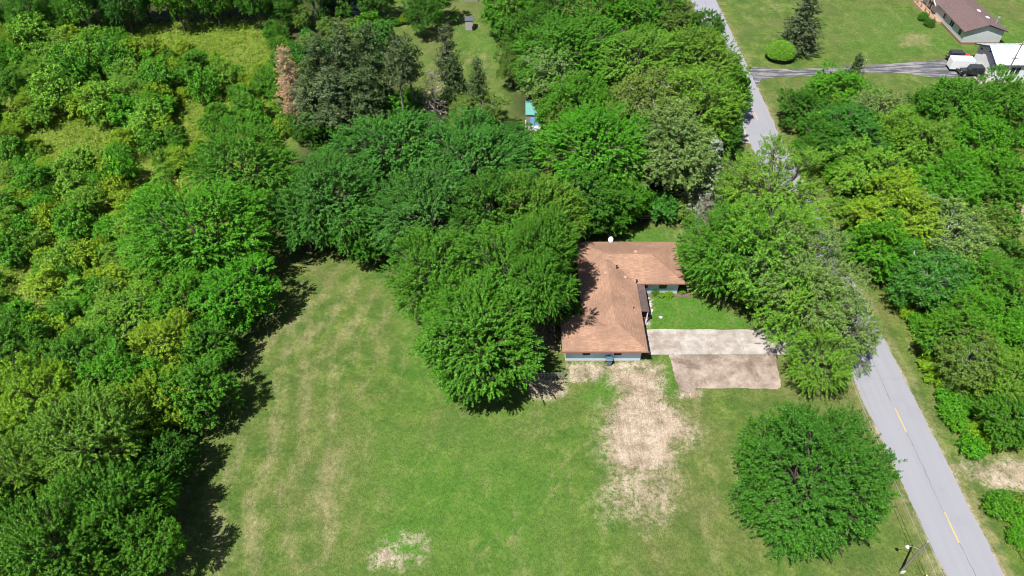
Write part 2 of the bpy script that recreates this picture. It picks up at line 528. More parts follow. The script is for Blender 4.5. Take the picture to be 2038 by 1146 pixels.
def masks(X, Y):
    L, R = road_x(Y)
    A = {}
    d = np.zeros_like(X)
    for pts, fe, w in (
        ([(1212, 735), (1300, 722), (1322, 730), (1322, 790), (1345, 815), (1388, 855), (1378, 880), (1345, 880), (1340, 930), (1275, 950), (1215, 930), (1200, 880), (1205, 820), (1240, 785), (1205, 755)], 3.0, 1.0),
        ([(1190, 800), (1390, 840), (1395, 880), (1355, 900), (1365, 960), (1345, 1020), (1290, 1060), (1200, 1040), (1185, 990), (1205, 940), (1188, 890)], 4.5, 0.62),
        ([(1125, 722), (1290, 716), (1300, 735), (1205, 742), (1190, 760), (1130, 764)], 1.2, 0.8),
        ([(1040, 752), (1126, 750), (1130, 785), (1100, 797), (1050, 790)], 1.2, 0.9),
        ([(1345, 776), (1400, 776), (1395, 792), (1352, 794)], 1.0, 0.9),
        ([(742, 1095), (770, 1072), (798, 1098), (835, 1104), (852, 1118), (800, 1136), (742, 1126)], 2.0, 0.8),
        ([(785, 1056), (832, 1056), (858, 1078), (852, 1106), (832, 1092), (795, 1080)], 1.8, 0.72),
        ([(1890, 922), (1960, 912), (2120, 905), (2120, 990), (2000, 985), (1940, 960)], 2.2, 0.75),
        ([(2005, 410), (2100, 380), (2120, 480), (2010, 470)], 2.0, 0.8),
        ([(2005, 630), (2100, 600), (2120, 700), (2010, 690)], 2.0, 0.8),
        ([(1040, 600), (1150, 590), (1120, 640), (1115, 700), (1050, 700)], 2.0, 0.72),
        ([(1280, 640), (1294, 590), (1300, 592), (1294, 656)], 0.8, 0.9),
    ):
        d = np.maximum(d, pmask(poly_w(pts), X, Y, fe) * w)
    edge = np.minimum(np.abs(X - L), np.abs(X - R))
    on = (X > L) & (X < R)
    d = np.maximum(d, np.where(on, 0.9, 0.62 * np.clip(1.1 - edge / 0.45, 0, 1)))
    A['dirt'] = d
    y = np.full(X.shape, 0.2)
    for pts, fe, w in (
        ([(430, 690), (560, 590), (640, 540), (740, 530), (800, 610), (770, 740), (700, 880), (705, 1000), (660, 1180), (330, 1180), (340, 1000), (430, 870), (510, 780)], 7, 0.4),
        ([(620, 900), (710, 870), (700, 960), (700, 1080), (640, 1120), (600, 980)], 4, 0.62),
        ([(470, 700), (560, 610), (600, 620), (520, 740), (420, 900), (400, 1000), (350, 1020), (360, 980)], 5, 0.48),
        ([(1230, 900), (1500, 880), (1500, 1180), (1180, 1180), (1180, 1050)], 9, 0.36),
        ([(1300, 800), (1480, 800), (1460, 1000), (1400, 960)], 5, 0.36),
        ([(880, 820), (1180, 810), (1180, 900), (900, 860)], 6, 0.33),
        ([(1340, 450), (1400, 455), (1400, 560), (1360, 520)], 4, 0.4),
        ([(1520, 0), (1600, 0), (1560, 30), (1500, 20)], 5, 0.5),
        ([(1790, 65), (1850, 65), (1860, 95), (1790, 95)], 3, 0.75),
        ([(880, 90), (1010, 90), (1000, 150), (930, 150)], 6, 0.4),
    ):
        y = np.maximum(y, pmask(poly_w(pts), X, Y, fe) * w)
    # mowing passes along the wood's edge and two wheel tracks over the lawn
    dd = np.full(X.shape, 1e9)
    ed = poly_w([(640, 500), (560, 600), (430, 690), (400, 900), (340, 1000), (350, 1200)])
    for (x0, y0), (x1, y1) in zip(ed, ed[1:]):
        tt = np.clip(((X - x0) * (x1 - x0) + (Y - y0) * (y1 - y0)) / ((x1 - x0) ** 2 + (y1 - y0) ** 2), 0, 1)
        dd = np.minimum(dd, np.hypot(X - x0 - tt * (x1 - x0), Y - y0 - tt * (y1 - y0)))
    y = y + 0.16 * np.sin(dd * 2 * np.pi / 3.2) * np.clip(1.5 - dd / 16, 0, 1) * (dd < 24)
    for off in (-0.8, 0.8):
        tr_ = poly_w([(1215, 850), (1120, 940), (1040, 1030), (960, 1120)])
        for (x0, y0), (x1, y1) in zip(tr_, tr_[1:]):
            tt = np.clip(((X - off - x0) * (x1 - x0) + (Y - y0) * (y1 - y0)) / ((x1 - x0) ** 2 + (y1 - y0) ** 2), 0, 1)
            y = np.maximum(y, 0.5 * np.clip(1 - np.hypot(X - off - x0 - tt * (x1 - x0), Y - y0 - tt * (y1 - y0)) / 0.6, 0, 1))
    y = np.maximum(y, 0.55 * np.clip(1.4 - np.minimum(np.abs(X - L), np.abs(X - R)) / 1.6, 0, 1))
    A['dry'] = y
    u = np.zeros_like(X)
    for pts, fe, w in (
        ([(1285, 590), (1380, 585), (1490, 640), (1480, 656), (1288, 656)], 1.5, 0.95),
        ([(720, 860), (980, 820), (1160, 900), (1180, 1180), (700, 1180)], 12, 0.62),
        ([(740, 1110), (740, 1060), (800, 1035), (860, 1055), (865, 1100), (800, 1140)], 2.0, 1.0),
        ([(1165, 465), (1340, 455), (1380, 480), (1350, 490), (1150, 485)], 2, 0.7),
        ([(760, 540), (830, 580), (850, 760), (900, 830), (820, 820), (790, 640)], 5, 0.6),
        ([(1150, 790), (1210, 740), (1250, 760), (1235, 790), (1190, 815)], 1.5, 0.8),
        ([(1320, 710), (1336, 710), (1352, 790), (1325, 780)], 0.8, 0.7),
        ([(900, 60), (1010, 60), (1010, 200), (960, 300), (1060, 300), (1050, 190)], 6, 0.5),
        ([(1700, 20), (2100, 60), (2100, 100), (1700, 110)], 8, 0.5),
    ):
        u = np.maximum(u, pmask(poly_w(pts), X, Y, fe) * w)
    A['lush'] = u
    A['weed'] = np.maximum(pmask(poly_w(SCRUB), X, Y, 5) * 0.95,
                           np.maximum(pmask(poly_w(RIGHT), X, Y, 3), pmask(poly_w(RIGHT2), X, Y, 2)) * 0.55)
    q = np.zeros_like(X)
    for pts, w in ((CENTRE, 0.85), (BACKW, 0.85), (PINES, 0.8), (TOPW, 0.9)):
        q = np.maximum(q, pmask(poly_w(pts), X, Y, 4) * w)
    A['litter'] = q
    return A


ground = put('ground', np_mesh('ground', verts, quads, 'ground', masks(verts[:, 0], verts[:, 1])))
tag(ground, kind='structure')

# road with its seam and dashes
mb = MB()
yy = [-400, -100, 0] + list(np.arange(20, 165, 1.1)) + [200, 400]
rl = []
for q in yy:
    a, c = road_x(q)
    w = 0.0 if q < 0 or q > 180 else 0.1
    rl.append((a + random.uniform(-w, w), c + random.uniform(-w, w), q))
for (a0, b0, y0), (a1, b1, y1) in zip(rl, rl[1:]):
    mb.poly([(a0, y0, 0.03), (b0, y0, 0.03), (b1, y1, 0.03), (a1, y1, 0.03)])
road = mb.build('road', 'asphalt')
tag(road, kind='structure')


def mid(y):
    return np.interp(y, [20, at(1910, 1084)[1], at(1793, 838)[1], at(1504, 230)[1], 200], [42.6, at(1910, 1084)[0], at(1793, 838)[0], at(1504, 230)[0], at(1504, 230)[0]])


y_first = at(1782, 813)[1]
pitch_d = (at(1500, 220)[1] - y_first) / 5.0
for k in range(-2, 10):
    y1 = y_first + k * pitch_d
    mb = MB()
    for j in range(4):
        ya, yb = y1 - 3.1 + 3.1 * j / 4, y1 - 3.1 + 3.1 * (j + 1) / 4
        mb.poly([(mid(ya) - 0.065, ya, 0.038), (mid(ya) + 0.065, ya, 0.038), (mid(yb) + 0.065, yb, 0.038), (mid(yb) - 0.065, yb, 0.038)])
    mb.build('centre_dash', 'yellow_line', road)
mb = MB()
pts = []
for q in np.arange(20, 165, 0.7):
    pts.append((mid(q) + 0.06 * math.sin(q * 0.5) + random.uniform(-0.05, 0.05), q, random.uniform(0.012, 0.045)))
for (xa, ya, wa), (xb, yb, wb) in zip(pts, pts[1:]):
    if random.random() < 0.13: continue
    mb.poly([(xa - wa, ya, 0.034), (xa + wa, ya, 0.034), (xb + wb, yb, 0.034), (xb - wb, yb, 0.034)])
mb.build('seam', 'tar', road)
for yc in (93.5, 71.0, 50.4, 116.5):
    mb = MB()
    a, c = road_x(yc)
    pr = None
    for k in range(15):
        xx, yv = a + (c - a) * k / 14, yc + random.uniform(-0.15, 0.15)
        if pr: mb.poly([(pr[0], pr[1] - 0.013, 0.0345), (xx, yv - 0.013, 0.0345), (xx, yv + 0.013, 0.0345), (pr[0], pr[1] + 0.013, 0.0345)])
        pr = (xx, yv)
    mb.build('crack', 'tar', road)

# concrete driveway slabs, joints open between them
drive = empty('driveway', (0, 0, 0))
tag(drive, kind='structure')
dx = [16.25, 19.9, 23.6, 27.3, 31.0, 34.7, 38.3]
for i in range(6):
    for j, (y0, y1) in enumerate(((53.95, 55.98), (55.995, 57.9))):
        x0, x1 = dx[i] + 0.008, dx[i + 1] - 0.008
        if i == 0: x0 = 16.0 + 0.1 * j
        r = lambda s=0.05: random.uniform(-s, s)
        zt = 0.05 + random.uniform(-0.008, 0.008)
        e = 0.09 if j else 0.0
        o = MB().prism([(x0, y0), (x1, y0), (x1 + r(0.01), y1 + r(e) if j else y1), ((x0 + x1) / 2, y1 + r(0.12) if j else y1), (x0, y1 + r(e) if j else y1)], 'z', -0.05, zt).build('slab', 'concrete', drive)

# brown gravel pad below the slabs, ragged edge
pad = [(18.35, 53.9), (18.45, 52), (18.6, 50.2), (18.8, 48.8), (20.1, 48.5), (20.7, 49.1), (22, 49.0), (25, 49.15), (28, 49.05), (29.8, 48.95), (30.3, 49.4), (30.45, 51), (30.6, 52.5), (30.9, 53.9)]
pp = []
for (x0, y0), (x1, y1) in zip(pad, pad[1:] + pad[:1]):
    for k in range(5):
        s = k / 5
        j = 0.0 if y0 > 53.8 and y1 > 53.8 else 0.07
        pp.append((x0 + (x1 - x0) * s + random.uniform(-j, j), y0 + (y1 - y0) * s + random.uniform(-j, j)))
tag(MB().poly([(x, y, 0.02) for x, y in pp]).build('parking_pad', 'gravel_pad'), kind='structure')

# neighbour's patched driveway
mb = MB()
top = [(1478, 140), (1500, 133), (1540, 137), (1600, 137), (1700, 131), (1780, 126), (1890, 118), (1945, 120)]
bot = [(1500, 168), (1515, 158), (1550, 153), (1620, 151), (1720, 144), (1800, 146), (1850, 153), (1945, 156)]
tw, bw = [at(*q) for q in top], [at(*q) for q in bot]
tw[0] = (43.3, tw[0][1]); bw[0] = (43.3, bw[0][1] - 1.2)
for i in range(len(tw) - 1):
    mb.poly([(*bw[i], 0.02), (*bw[i + 1], 0.02), (*tw[i + 1], 0.02), (*tw[i], 0.02)])
tag(mb.build('patched_driveway', 'patched_asphalt'), kind='structure')

# gravel side entry seen through the trees west of the road, and the pale apron of the white building
x0, y0 = at(1455, 268)
tag(MB().poly([(x0 - 6, y0 - 1.6, 0.02), (38.6, y0 - 2.4, 0.02), (38.6, y0 + 2.6, 0.02), (x0 - 6, y0 + 1.6, 0.02)]).build('side_driveway', 'concrete'), kind='structure')
ax, ay = at(1940, 150)
tag(MB().poly([(83.6, 116.6, 0.024), (120, 116.6, 0.024), (120, 118.6, 0.024), (86.0, 118.6, 0.024), (86.0, 126, 0.024), (83.6, 126, 0.024)]).build('apron', 'concrete'), kind='structure')


# ---------------------------------------------------------------- buildings
def hip_roof(name, x0, x1, y0, y1, z, p, mat, parent, caps=True, th=0.16):
    w, d = x1 - x0, y1 - y0
    h = min(w, d) / 2
    if d >= w: r0, r1 = ((x0 + x1) / 2, y0 + h), ((x0 + x1) / 2, y1 - h)
    else: r0, r1 = (x0 + h, (y0 + y1) / 2), (x1 - h, (y0 + y1) / 2)
    zr = z + h * p
    A, B, C, D = (x0, y0, z), (x1, y0, z), (x1, y1, z), (x0, y1, z)
    R0, R1 = (*r0, zr), (*r1, zr)
    mb = MB()
    if d >= w:
        mb.poly([A, B, R0]); mb.poly([B, C, R1, R0]); mb.poly([C, D, R1]); mb.poly([D, A, R0, R1])
    else:
        mb.poly([A, B, R1, R0]); mb.poly([B, C, R1]); mb.poly([C, D, R0, R1]); mb.poly([D, A, R0])
    for P, Q in ((A, B), (B, C), (C, D), (D, A)):
        mb.poly([(P[0], P[1], z - th), (Q[0], Q[1], z - th), Q, P])
    mb.poly([(q[0], q[1], z - th) for q in (D, C, B, A)])
    o = mb.build(name, mat, parent)
    return o, [A, B, C, D, R0, R1]


def strip(mb, a, c, w, lift):
    """a ridge cap laid over an arris"""
    a, c = Vector(a), Vector(c)
    s = (c - a).normalized().cross(Vector((0, 0, 1))).normalized() * w
    up = Vector((0, 0, lift)); dn = Vector((0, 0, -w * 0.28))
    mb.poly([a + up, c + up, c + s + dn + up, a + s + dn + up])
    mb.poly([c + up, a + up, a - s + dn + up, c - s + dn + up])


def window(parent, cx, z0, z1, w, y, face='y-', frame='dark_trim'):
    """a framed window with its pane; set into the wall plane at y (or x)"""
    def B(mb, a0, a1, o0, o1, z0, z1):
        if face == 'y-': mb.box(a0, a1, y - o1, y - o0, z0, z1)
        elif face == 'y+': mb.box(a0, a1, y + o0, y + o1, z0, z1)
        elif face == 'x-': mb.box(y - o1, y - o0, a0, a1, z0, z1)
        else: mb.box(y + o0, y + o1, a0, a1, z0, z1)
        return mb
    f = 0.07
    mb = MB()
    B(mb, cx - w / 2, cx + w / 2, 0, 0.06, z1 - f, z1); B(mb, cx - w / 2, cx + w / 2, 0, 0.06, z0, z0 + f)
    B(mb, cx - w / 2, cx - w / 2 + f, 0, 0.058, z0 + f, z1 - f); B(mb, cx + w / 2 - f, cx + w / 2, 0, 0.058, z0 + f, z1 - f)
    if w > 1.3: B(mb, cx - f / 2, cx + f / 2, 0, 0.056, z0 + f, z1 - f)
    o = mb.build('window', frame, parent)
    B(MB(), cx - w / 2 + f, cx + w / 2 - f, 0, 0.02, z0 + f, z1 - f).build('pane', 'glass', o)
    return o


def cyl(mb, x, y, z0, z1, r, r1=None, seg=10):
    return mb.tube([(x, y, z0), (x, y, z1)], [r, r if r1 is None else r1], seg)


# --- the L-shaped ranch house
house = empty('ranch_house', (12, 60, 0))
tag(house, 'L-shaped ranch house with red-brown shingled hip roof and white siding beside the driveway', 'house')


def hp(o):   # built in world coordinates, parented to the empty at its base
    o.location = tuple(Vector(o.location) - Vector((12, 60, 0)))
    return o


PZ = 0.36
EZ = 2.5
rA, kA = hip_roof('roof', 8.30, 21.46, 63.3, 71.1, EZ, PZ, 'shingle_red', house)
rB, kB = hip_roof('roof', 8.296, 15.42, 52.35, 69.5, EZ + 0.004, PZ, 'shingle_red', house)
rC, kC = hip_roof('roof', 5.68, 15.416, 52.354, 58.1, EZ - 0.004, PZ, 'shingle_red', house)
for o in (rA, rB, rC): hp(o)
mb = MB()
strip(mb, kA[4], kA[5], 0.16, 0.025); strip(mb, kA[5], kA[1], 0.14, 0.025); strip(mb, kA[5], kA[2], 0.14, 0.025)
strip(mb, kB[4], (kB[5][0], 67.2, kB[4][2]), 0.16, 0.025); strip(mb, kB[4], kB[1], 0.14, 0.025)
strip(mb, kA[4], kA[3], 0.14, 0.025)
strip(mb, kC[4], kC[0], 0.14, 0.03); strip(mb, kC[4], kC[3], 0.14, 0.03); strip(mb, kC[4], (11.0, kC[4][1], kC[4][2]), 0.14, 0.03)
simple('ridge_cap', (0.35, 0.203, 0.14), 0.9, vary=0.35, scale=4)
hp(mb.build('ridge_cap', 'ridge_cap', rA))
for (x0, x1, y0, y1) in ((15.6, 21.46, 63.3, 71.1), (5.68, 15.42, 52.35, 58.1)):
    hp(MB().box(x0 - 0.05, x1 + 0.09, y0 - 0.1, y0 - 0.012, EZ - 0.14, EZ - 0.01).build('gutter', 'brick_red', house))
hp(MB().box(9.0, 20.9, 63.95, 70.5, 0, EZ - 0.17).build('wall', 'siding', house))
hp(MB().box(8.95, 14.8, 57.0, 64.2, 0, EZ - 0.172).build('wall', 'siding', house))
hp(MB().box(6.2, 14.86, 53.02, 57.5, 0, EZ - 0.168).build('wall', 'siding', house))
hp(MB().box(6.17, 14.89, 52.99, 57.53, 0, 0.18).build('foundation', 'stone', house))
hp(MB().box(8.97, 20.93, 63.92, 70.53, 0, 0.18).build('foundation', 'stone', house))
for cx in (8.55, 12.15):
    hp(window(house, cx, 1.1, 1.72, 0.85, 53.02))
hp(window(house, 18.95, 1.0, 1.75, 0.95, 63.95))
hp(window(house, 16.75, 1.05, 1.75, 0.6, 63.95))
for cy in (65.6, 68.2): hp(window(house, cy, 1.1, 2.05, 1.4, 20.9, 'x+', 'white_trim'))
# overhead doors to the slabs
for (ya, yb) in ((53.5, 55.1), (55.4, 57.0)):
    d_ = hp(MB().box(14.86, 14.9, ya, yb, 0.05, 2.1).build('garage_door', 'white_paint', house))
    for k in range(4):
        MB().box(14.9, 14.92, ya + 0.05, yb - 0.05, 0.1 + k * 0.5, 0.55 + k * 0.5).build('door_panel', 'white_paint', d_)
hp(MB().box(14.8, 14.86, 60.2, 61.15, 0.1, 2.1).build('front_door', 'brick_red', house))
# porch roof on posts
pr = hp(MB().prism([(14.9, 2.55), (16.42, 2.3), (16.42, 2.2), (14.9, 2.42)], 'y', 58.7, 63.6).build('porch_roof', 'shingle_porch', house))
for y in (58.85, 61.0, 63.1):
    hp(MB().box(16.22, 16.34, y - 0.06, y + 0.06, 0.0, 2.24).build('porch_post', 'white_trim', house))
hp(MB().box(14.86, 16.6, 58.5, 63.95, 0.0, 0.14).build('porch_floor', 'concrete', house))
# roof vents and flue pipes
for u, v, k in ((1227, 534, 0), (1268, 553, 0), (1262, 607, 1), (1264, 506, 2), (1204, 547, 2), (1245, 548, 2)):
    x, y = at(u, v, 3.4)
    za = max(min(y - 63.3, 71.1 - y, 21.46 - x, x - 8.3), min(y - 52.35, 15.42 - x, x - 8.296), -1) * PZ + EZ
    mb = MB()
    if k == 0: cyl(mb, x, y, za - 0.1, za + 0.5, 0.07); cyl(mb, x, y, za + 0.5, za + 0.58, 0.12)
    elif k == 1: cyl(mb, x, y, za - 0.1, za + 0.3, 0.06)
    else: mb.prism([(x - 0.22, za - 0.05), (x + 0.22, za - 0.05), (x + 0.17, za + 0.16), (x - 0.17, za + 0.16)], 'y', y - 0.2, y + 0.2)
    hp(mb.build('roof_vent', ('dark_trim', 'dark_trim', 'ridge_cap')[k], house))

# satellite dish behind the roof
x, y = at(1215, 481, 2.6)
dish = empty('satellite_dish', (x, y + 0.3, 0))
dish.scale = (0.75, 0.75, 0.95)
tag(dish, 'round white satellite dish on a thin mast behind the ranch house roof', 'satellite dish')
cyl(MB(), 0, 0, 0, 3.0, 0.03).build('mast', 'steel', dish)
mb = MB(); ring = []
for r, dz in ((0.02, 0.0), (0.2, 0.02), (0.34, 0.06), (0.44, 0.12)):
    ring.append([Vector((r * math.cos(a), -0.25 - dz * 0.6 + r * math.sin(a) * 0.35, 3.1 + r * math.sin(a))) for a in np.linspace(0, 2 * math.pi, 21)[:-1]])
for a, c in zip(ring, ring[1:]):
    for j in range(20):
        mb.poly([a[j], a[(j + 1) % 20], c[(j + 1) % 20], c[j]])
mb.poly(ring[0])
o = mb.build('reflector', 'dish_white', dish)
md = o.modifiers.new('thick', 'SOLIDIFY'); md.thickness = 0.02
MB().tube([(0, -0.3, 2.75), (0, -0.85, 3.0)], 0.015).build('feed_arm', 'steel', dish)
MB().box(-0.04, 0.04, -0.92, -0.82, 2.97, 3.07).build('feed_horn', 'white_paint', dish)

# wheeled bin against the garage wall
x, y = at(1211, 722)
cart = empty('trash_cart', (x, 52.55, 0))
tag(cart, 'blue-grey wheeled trash cart against the white garage wall', 'trash cart')
MB().prism([(-0.24, 0.1), (0.24, 0.1), (0.31, 1.0), (-0.31, 1.0)], 'y', -0.3, 0.3).build('bin_body', 'blue_grey_plastic', cart, bevel=0.03)
MB().prism([(-0.38, 1.0), (0.4, 1.0), (0.36, 1.08), (-0.2, 1.12), (-0.38, 1.06)], 'x', -0.35, 0.35).build('lid', 'blue_grey_plastic', cart, bevel=0.02)
MB().tube([(-0.25, 0.4, 0.98), (0.25, 0.4, 0.98)], 0.02).build('handle', 'dark_trim', cart)
for s in (-1, 1):
    MB().tube([(s * 0.3, 0.3, 0.13), (s * 0.36, 0.3, 0.13)], 0.13, 12).build('wheel', 'rubber', cart)


# picket fence from the garage corner into the tree's shade
def fence(name, x0, x1, y, h, label, mat, step=0.16):
    e = empty(name, (x0, y, 0)); tag(e, label, 'fence')
    L = x1 - x0
    for z in (0.3, h - 0.25): MB().box(0, L, 0.03, 0.07, z, z + 0.08).build('rail', mat, e)
    pk = MB().prism([(-0.04, 0.05), (0.04, 0.05), (0.04, h - 0.05), (0, h), (-0.04, h - 0.05)], 'y', -0.012, 0.012).mesh('picket', mat)
    k = 0
    while k * step < L:
        put('picket', pk, e, (k * step, 0.01, random.uniform(-0.02, 0.02))); k += 1
    pm = MB().box(-0.05, 0.05, 0.0, 0.1, 0, h + 0.1).mesh('post', mat)
    for q in np.linspace(0.05, L - 0.05, max(2, int(L / 2.2) + 1)): put('post', pm, e, (q, 0.08, 0))


x0, y0 = at(1030, 752); x1, y1 = at(1124, 752)
fence('picket_fence', x0, x1, y0, 1.0, 'low weathered wooden picket fence running left from the garage corner', 'grey_wood')
x0, y0 = at(1157, 415); x1, y1 = at(1176, 415)
fence('deck_railing', x0, x1 + 0.3, y0, 1.1, 'small white railing half hidden under the maple behind the house', 'white_trim', 0.2)
x0, y0 = at(1275, 440); x1, y1 = at(1345, 440)
e = empty('board_rail_fence', (x0, y0, 0)); tag(e, 'thin grey rail fence in the shade behind the back yard lawn', 'fence')
for k in range(3):
    xa = (x1 - x0) * k / 2
    MB().box(xa - 0.05, xa + 0.05, 0, 0.1, 0, 1.0).build('post', 'grey_wood', e)
for z in (0.5, 0.9):
    for k in range(2):
        xa = (x1 - x0) * k / 2
        MB().box(xa + 0.06, xa + (x1 - x0) / 2 - 0.06, 0.02, 0.07, z - 0.06, z + 0.06).build('rail', 'grey_wood', e)


def rock(seed, s):
    r = random.Random(seed); mb = MB(); R = []
    for i, (zz, rr) in enumerate(((-0.3, 0.6), (0.0, 1.0), (0.35, 0.85), (0.6, 0.4))):
        R.append([(rr * s * r.uniform(0.75, 1.15) * math.cos(a), rr * s * r.uniform(0.75, 1.15) * math.sin(a), zz * s) for a in np.linspace(0, 6.283, 9)[:-1]])
    for a, c in zip(R, R[1:]):
        for j in range(8): mb.poly([a[j], a[(j + 1) % 8], c[(j + 1) % 8], c[j]])
    mb.poly(R[-1])
    return mb.mesh('stone', 'stone')


rocks = [rock(i, 0.2) for i in range(4)]
for k in range(14):
    u, v = np.interp(k, [0, 5, 9, 13], [1291, 1297, 1293, 1284]), np.interp(k, [0, 5, 9, 13], [592, 612, 632, 643])
    x, y = at(u + random.uniform(-2, 2), v + random.uniform(-2, 2))
    o = put('border_stone', rocks[k % 4], None, (x, y, 0.05), (random.uniform(0.7, 1.3),) * 3, random.uniform(0, 6))
    tag(o, 'pale rounded stone edging the walk beside the dark porch roof', 'stone', 'stones edging the porch walk')
x, y = at(1315, 632)
tag(put('garden_stone', rocks[1], None, (x, y, 0.05), (1.5, 1.3, 1.2)), 'single pale stone lying alone on the front lawn', 'stone')
x, y = at(1283, 631)
pl = empty('planter_box', (x, y, 0)); tag(pl, 'square brown brick planter at the end of the porch', 'planter')
for (a0, a1, b0, b1) in ((-0.5, 0.5, -0.5, -0.38), (-0.5, 0.5, 0.38, 0.5), (-0.5, -0.38, -0.38, 0.38), (0.38, 0.5, -0.38, 0.38)):
    MB().box(a0, a1, b0, b1, 0, 0.55).build('side', 'brick_red', pl)
MB().box(-0.38, 0.38, -0.38, 0.38, 0, 0.45).build('earth', 'soil', pl)


# --- long house with brown gable roof, upper right
mod = empty('long_house', (90.4, 142, 0))
tag(mod, 'long pale house with purple-brown gable roof and front porch gable', 'house')


def mo(o):
    o.location = tuple(Vector(o.location) - Vector((90.4, 142, 0)))
    return o


X0, X1, Y0, Y1 = 86.2, 94.7, 131.2, 156.0
mo(MB().prism([(86.75, 0.35), (94.1, 0.35), (94.1, 2.65), (90.4, 3.75), (86.75, 2.65)], 'y', Y0 + 0.5, Y1 - 0.4).build('wall', 'white_siding', mod))
mo(MB().box(86.72, 94.13, Y0 + 0.47, Y1 - 0.37, 0, 0.4).build('foundation', 'brick_red', mod))
zr, ze = 4.1, 2.72
mb = MB()
for s in (0, 1):
    xe = X0 if s == 0 else X1
    A = [(xe, Y0, ze), (90.4, Y0, zr), (90.4, Y1, zr), (xe, Y1, ze)]
    mb.poly(A if s else A[::-1])
    mb.poly([(q[0], q[1], q[2] - 0.15) for q in (A[::-1] if s else A)])
rf = mo(mb.build('roof', 'shingle_brown', mod))
mb = MB()
for s, xe in ((0, X0), (1, X1)):
    for y in (Y0, Y1):
        mb.prism([(xe, ze - 0.2), (90.4, zr - 0.2), (90.4, zr + 0.03), (xe, ze + 0.03)], 'y', y - 0.08 if y == Y0 else y + 0.003, y - 0.003 if y == Y0 else y + 0.08)
    mb.box(xe - 0.1 if s == 0 else xe + 0.003, xe - 0.003 if s == 0 else xe + 0.1, Y0, Y1, ze - 0.2, ze + 0.02)
mo(mb.build('fascia', 'white_trim', rf))
# front cross gable over the porch
gy0, gy1 = 143.0, 149.4
gm = (gy0 + gy1) / 2
mb = MB()
mb.poly([(85.7, gy0, 2.7), (89.6, gy0, 2.9), (89.9, gm, 3.95), (85.7, gm, 3.9)])
mb.poly([(85.7, gm, 3.9), (89.9, gm, 3.95), (89.6, gy1, 2.9), (85.7, gy1, 2.7)])
mo(mb.build('porch_gable', 'shingle_brown', mod))
mo(MB().poly([(85.78, gy0 + 0.2, 2.65), (85.78, gm, 3.75), (85.78, gy1 - 0.2, 2.65)]).build('gable_wall', 'white_siding', mod))
mb = MB()
mb.prism([(gy0, 2.5), (gm, 3.7), (gm, 3.93), (gy0, 2.73)], 'x', 85.6, 85.69)
mb.prism([(gm, 3.7), (gy1, 2.5), (gy1, 2.73), (gm, 3.93)], 'x', 85.6, 85.69)
mo(mb.build('gable_trim', 'white_trim', mod))
mo(MB().box(84.9, 86.74, gy0 - 2.5, gy1 + 1.2, 0, 0.5).build('porch_deck', 'deck_wood', mod))
for y in (gy0 - 2.4, gy0 + 0.2, gm - 1, gm + 1, gy1 - 0.2, gy1 + 1.1):
    mo(MB().box(85.0, 85.14, y - 0.07, y + 0.07, 0.5, 2.7 if gy0 < y < gy1 else 1.4).build('porch_post', 'deck_wood', mod))
mo(MB().box(85.02, 85.1, gy0 - 2.3, gm - 1.1, 1.3, 1.4).build('porch_rail', 'deck_wood', mod))
mo(MB().box(85.02, 85.1, gm + 1.1, gy1 + 1.0, 1.3, 1.4).build('porch_rail', 'deck_wood', mod))
for cy, w in ((133.4, 1.2), (137.0, 1.5), (140.4, 0.9), (151.0, 1.2), (153.4, 1.2)):
    mo(window(mod, cy, 1.1, 2.3, w, 86.75, 'x-', 'white_trim'))
mo(window(mod, 147.3, 1.1, 2.3, 1.0, 86.75, 'x-', 'white_trim'))
mo(MB().box(86.7, 86.75, gm - 0.5, gm + 0.5, 0.5, 2.5).build('front_door', 'dark_trim', mod))
fx, fy = 92.9, 133.4
mb = MB(); cyl(mb, fx, fy, 3.0, 4.5, 0.16); cyl(mb, fx, fy, 4.5, 4.75, 0.26, 0.2)
mo(mb.build('flue_pipe', 'steel', mod))
for (x, y) in ((91.6, 138.3), (92.2, 135.8)):
    mo(MB().box(x - 0.35, x + 0.35, y - 0.4, y + 0.4, zr - (x - 90.4) * 0.321 - 0.1, zr - (x - 90.4) * 0.321 + 0.06).build('skylight', 'white_paint', mod))

# --- white metal-roofed building at the right edge
wb = empty('white_building', (95, 121.8, 0))
tag(wb, 'white outbuilding with pale ribbed metal gable roof at the right edge', 'building')


def wo(o):
    o.location = tuple(Vector(o.location) - Vector((95, 121.8, 0)))
    return o


YA, YB, YM = 117.9, 126.0, 121.9
XA, XB = 85.75, 112.0
wo(MB().prism([(YA + 0.5, 0), (YB - 0.5, 0), (YB - 0.5, 3.0), (YM, 4.35), (YA + 0.5, 3.0)], 'x', 86.4, 111.5).build('wall', 'white_siding', wb))
mb = MB()
for ye in (YA, YB):
    s = [(XA, ye, 3.0), (XB, ye, 3.0), (XB, YM, 4.6), (XA, YM, 4.6)]
    mb.poly(s if ye == YA else s[::-1])
    mb.poly([(q[0], q[1], q[2] - 0.12) for q in (s[::-1] if ye == YA else s)])
rw = wo(mb.build('roof', 'metal_roof', wb))
rib = MB().prism([(-0.02, 0), (0.02, 0), (0.012, 0.05), (-0.012, 0.05)], 'y', 0, 1).mesh('seam_rib', 'metal_roof')
for k in range(30):
    for ye in (YA, YB):
        o = put('seam_rib', rib, rw)
        L = math.hypot(YM - ye, 1.6)
        o.scale = (1, L, 1); o.location = (XA + 0.3 + k * 0.9, ye, 3.003)
        o.rotation_euler = (math.atan2(1.6, abs(YM - ye)), 0, 0 if ye == YA else math.pi)
wo(MB().box(XA, XB, YM - 0.18, YM + 0.18, 4.59, 4.64).build('ridge_cap', 'metal_roof', wb))
mb = MB()
mb.prism([(YA - 0.02, 2.8), (YM, 4.4), (YM, 4.62), (YA - 0.02, 3.02)], 'x', XA - 0.06, XA - 0.003)
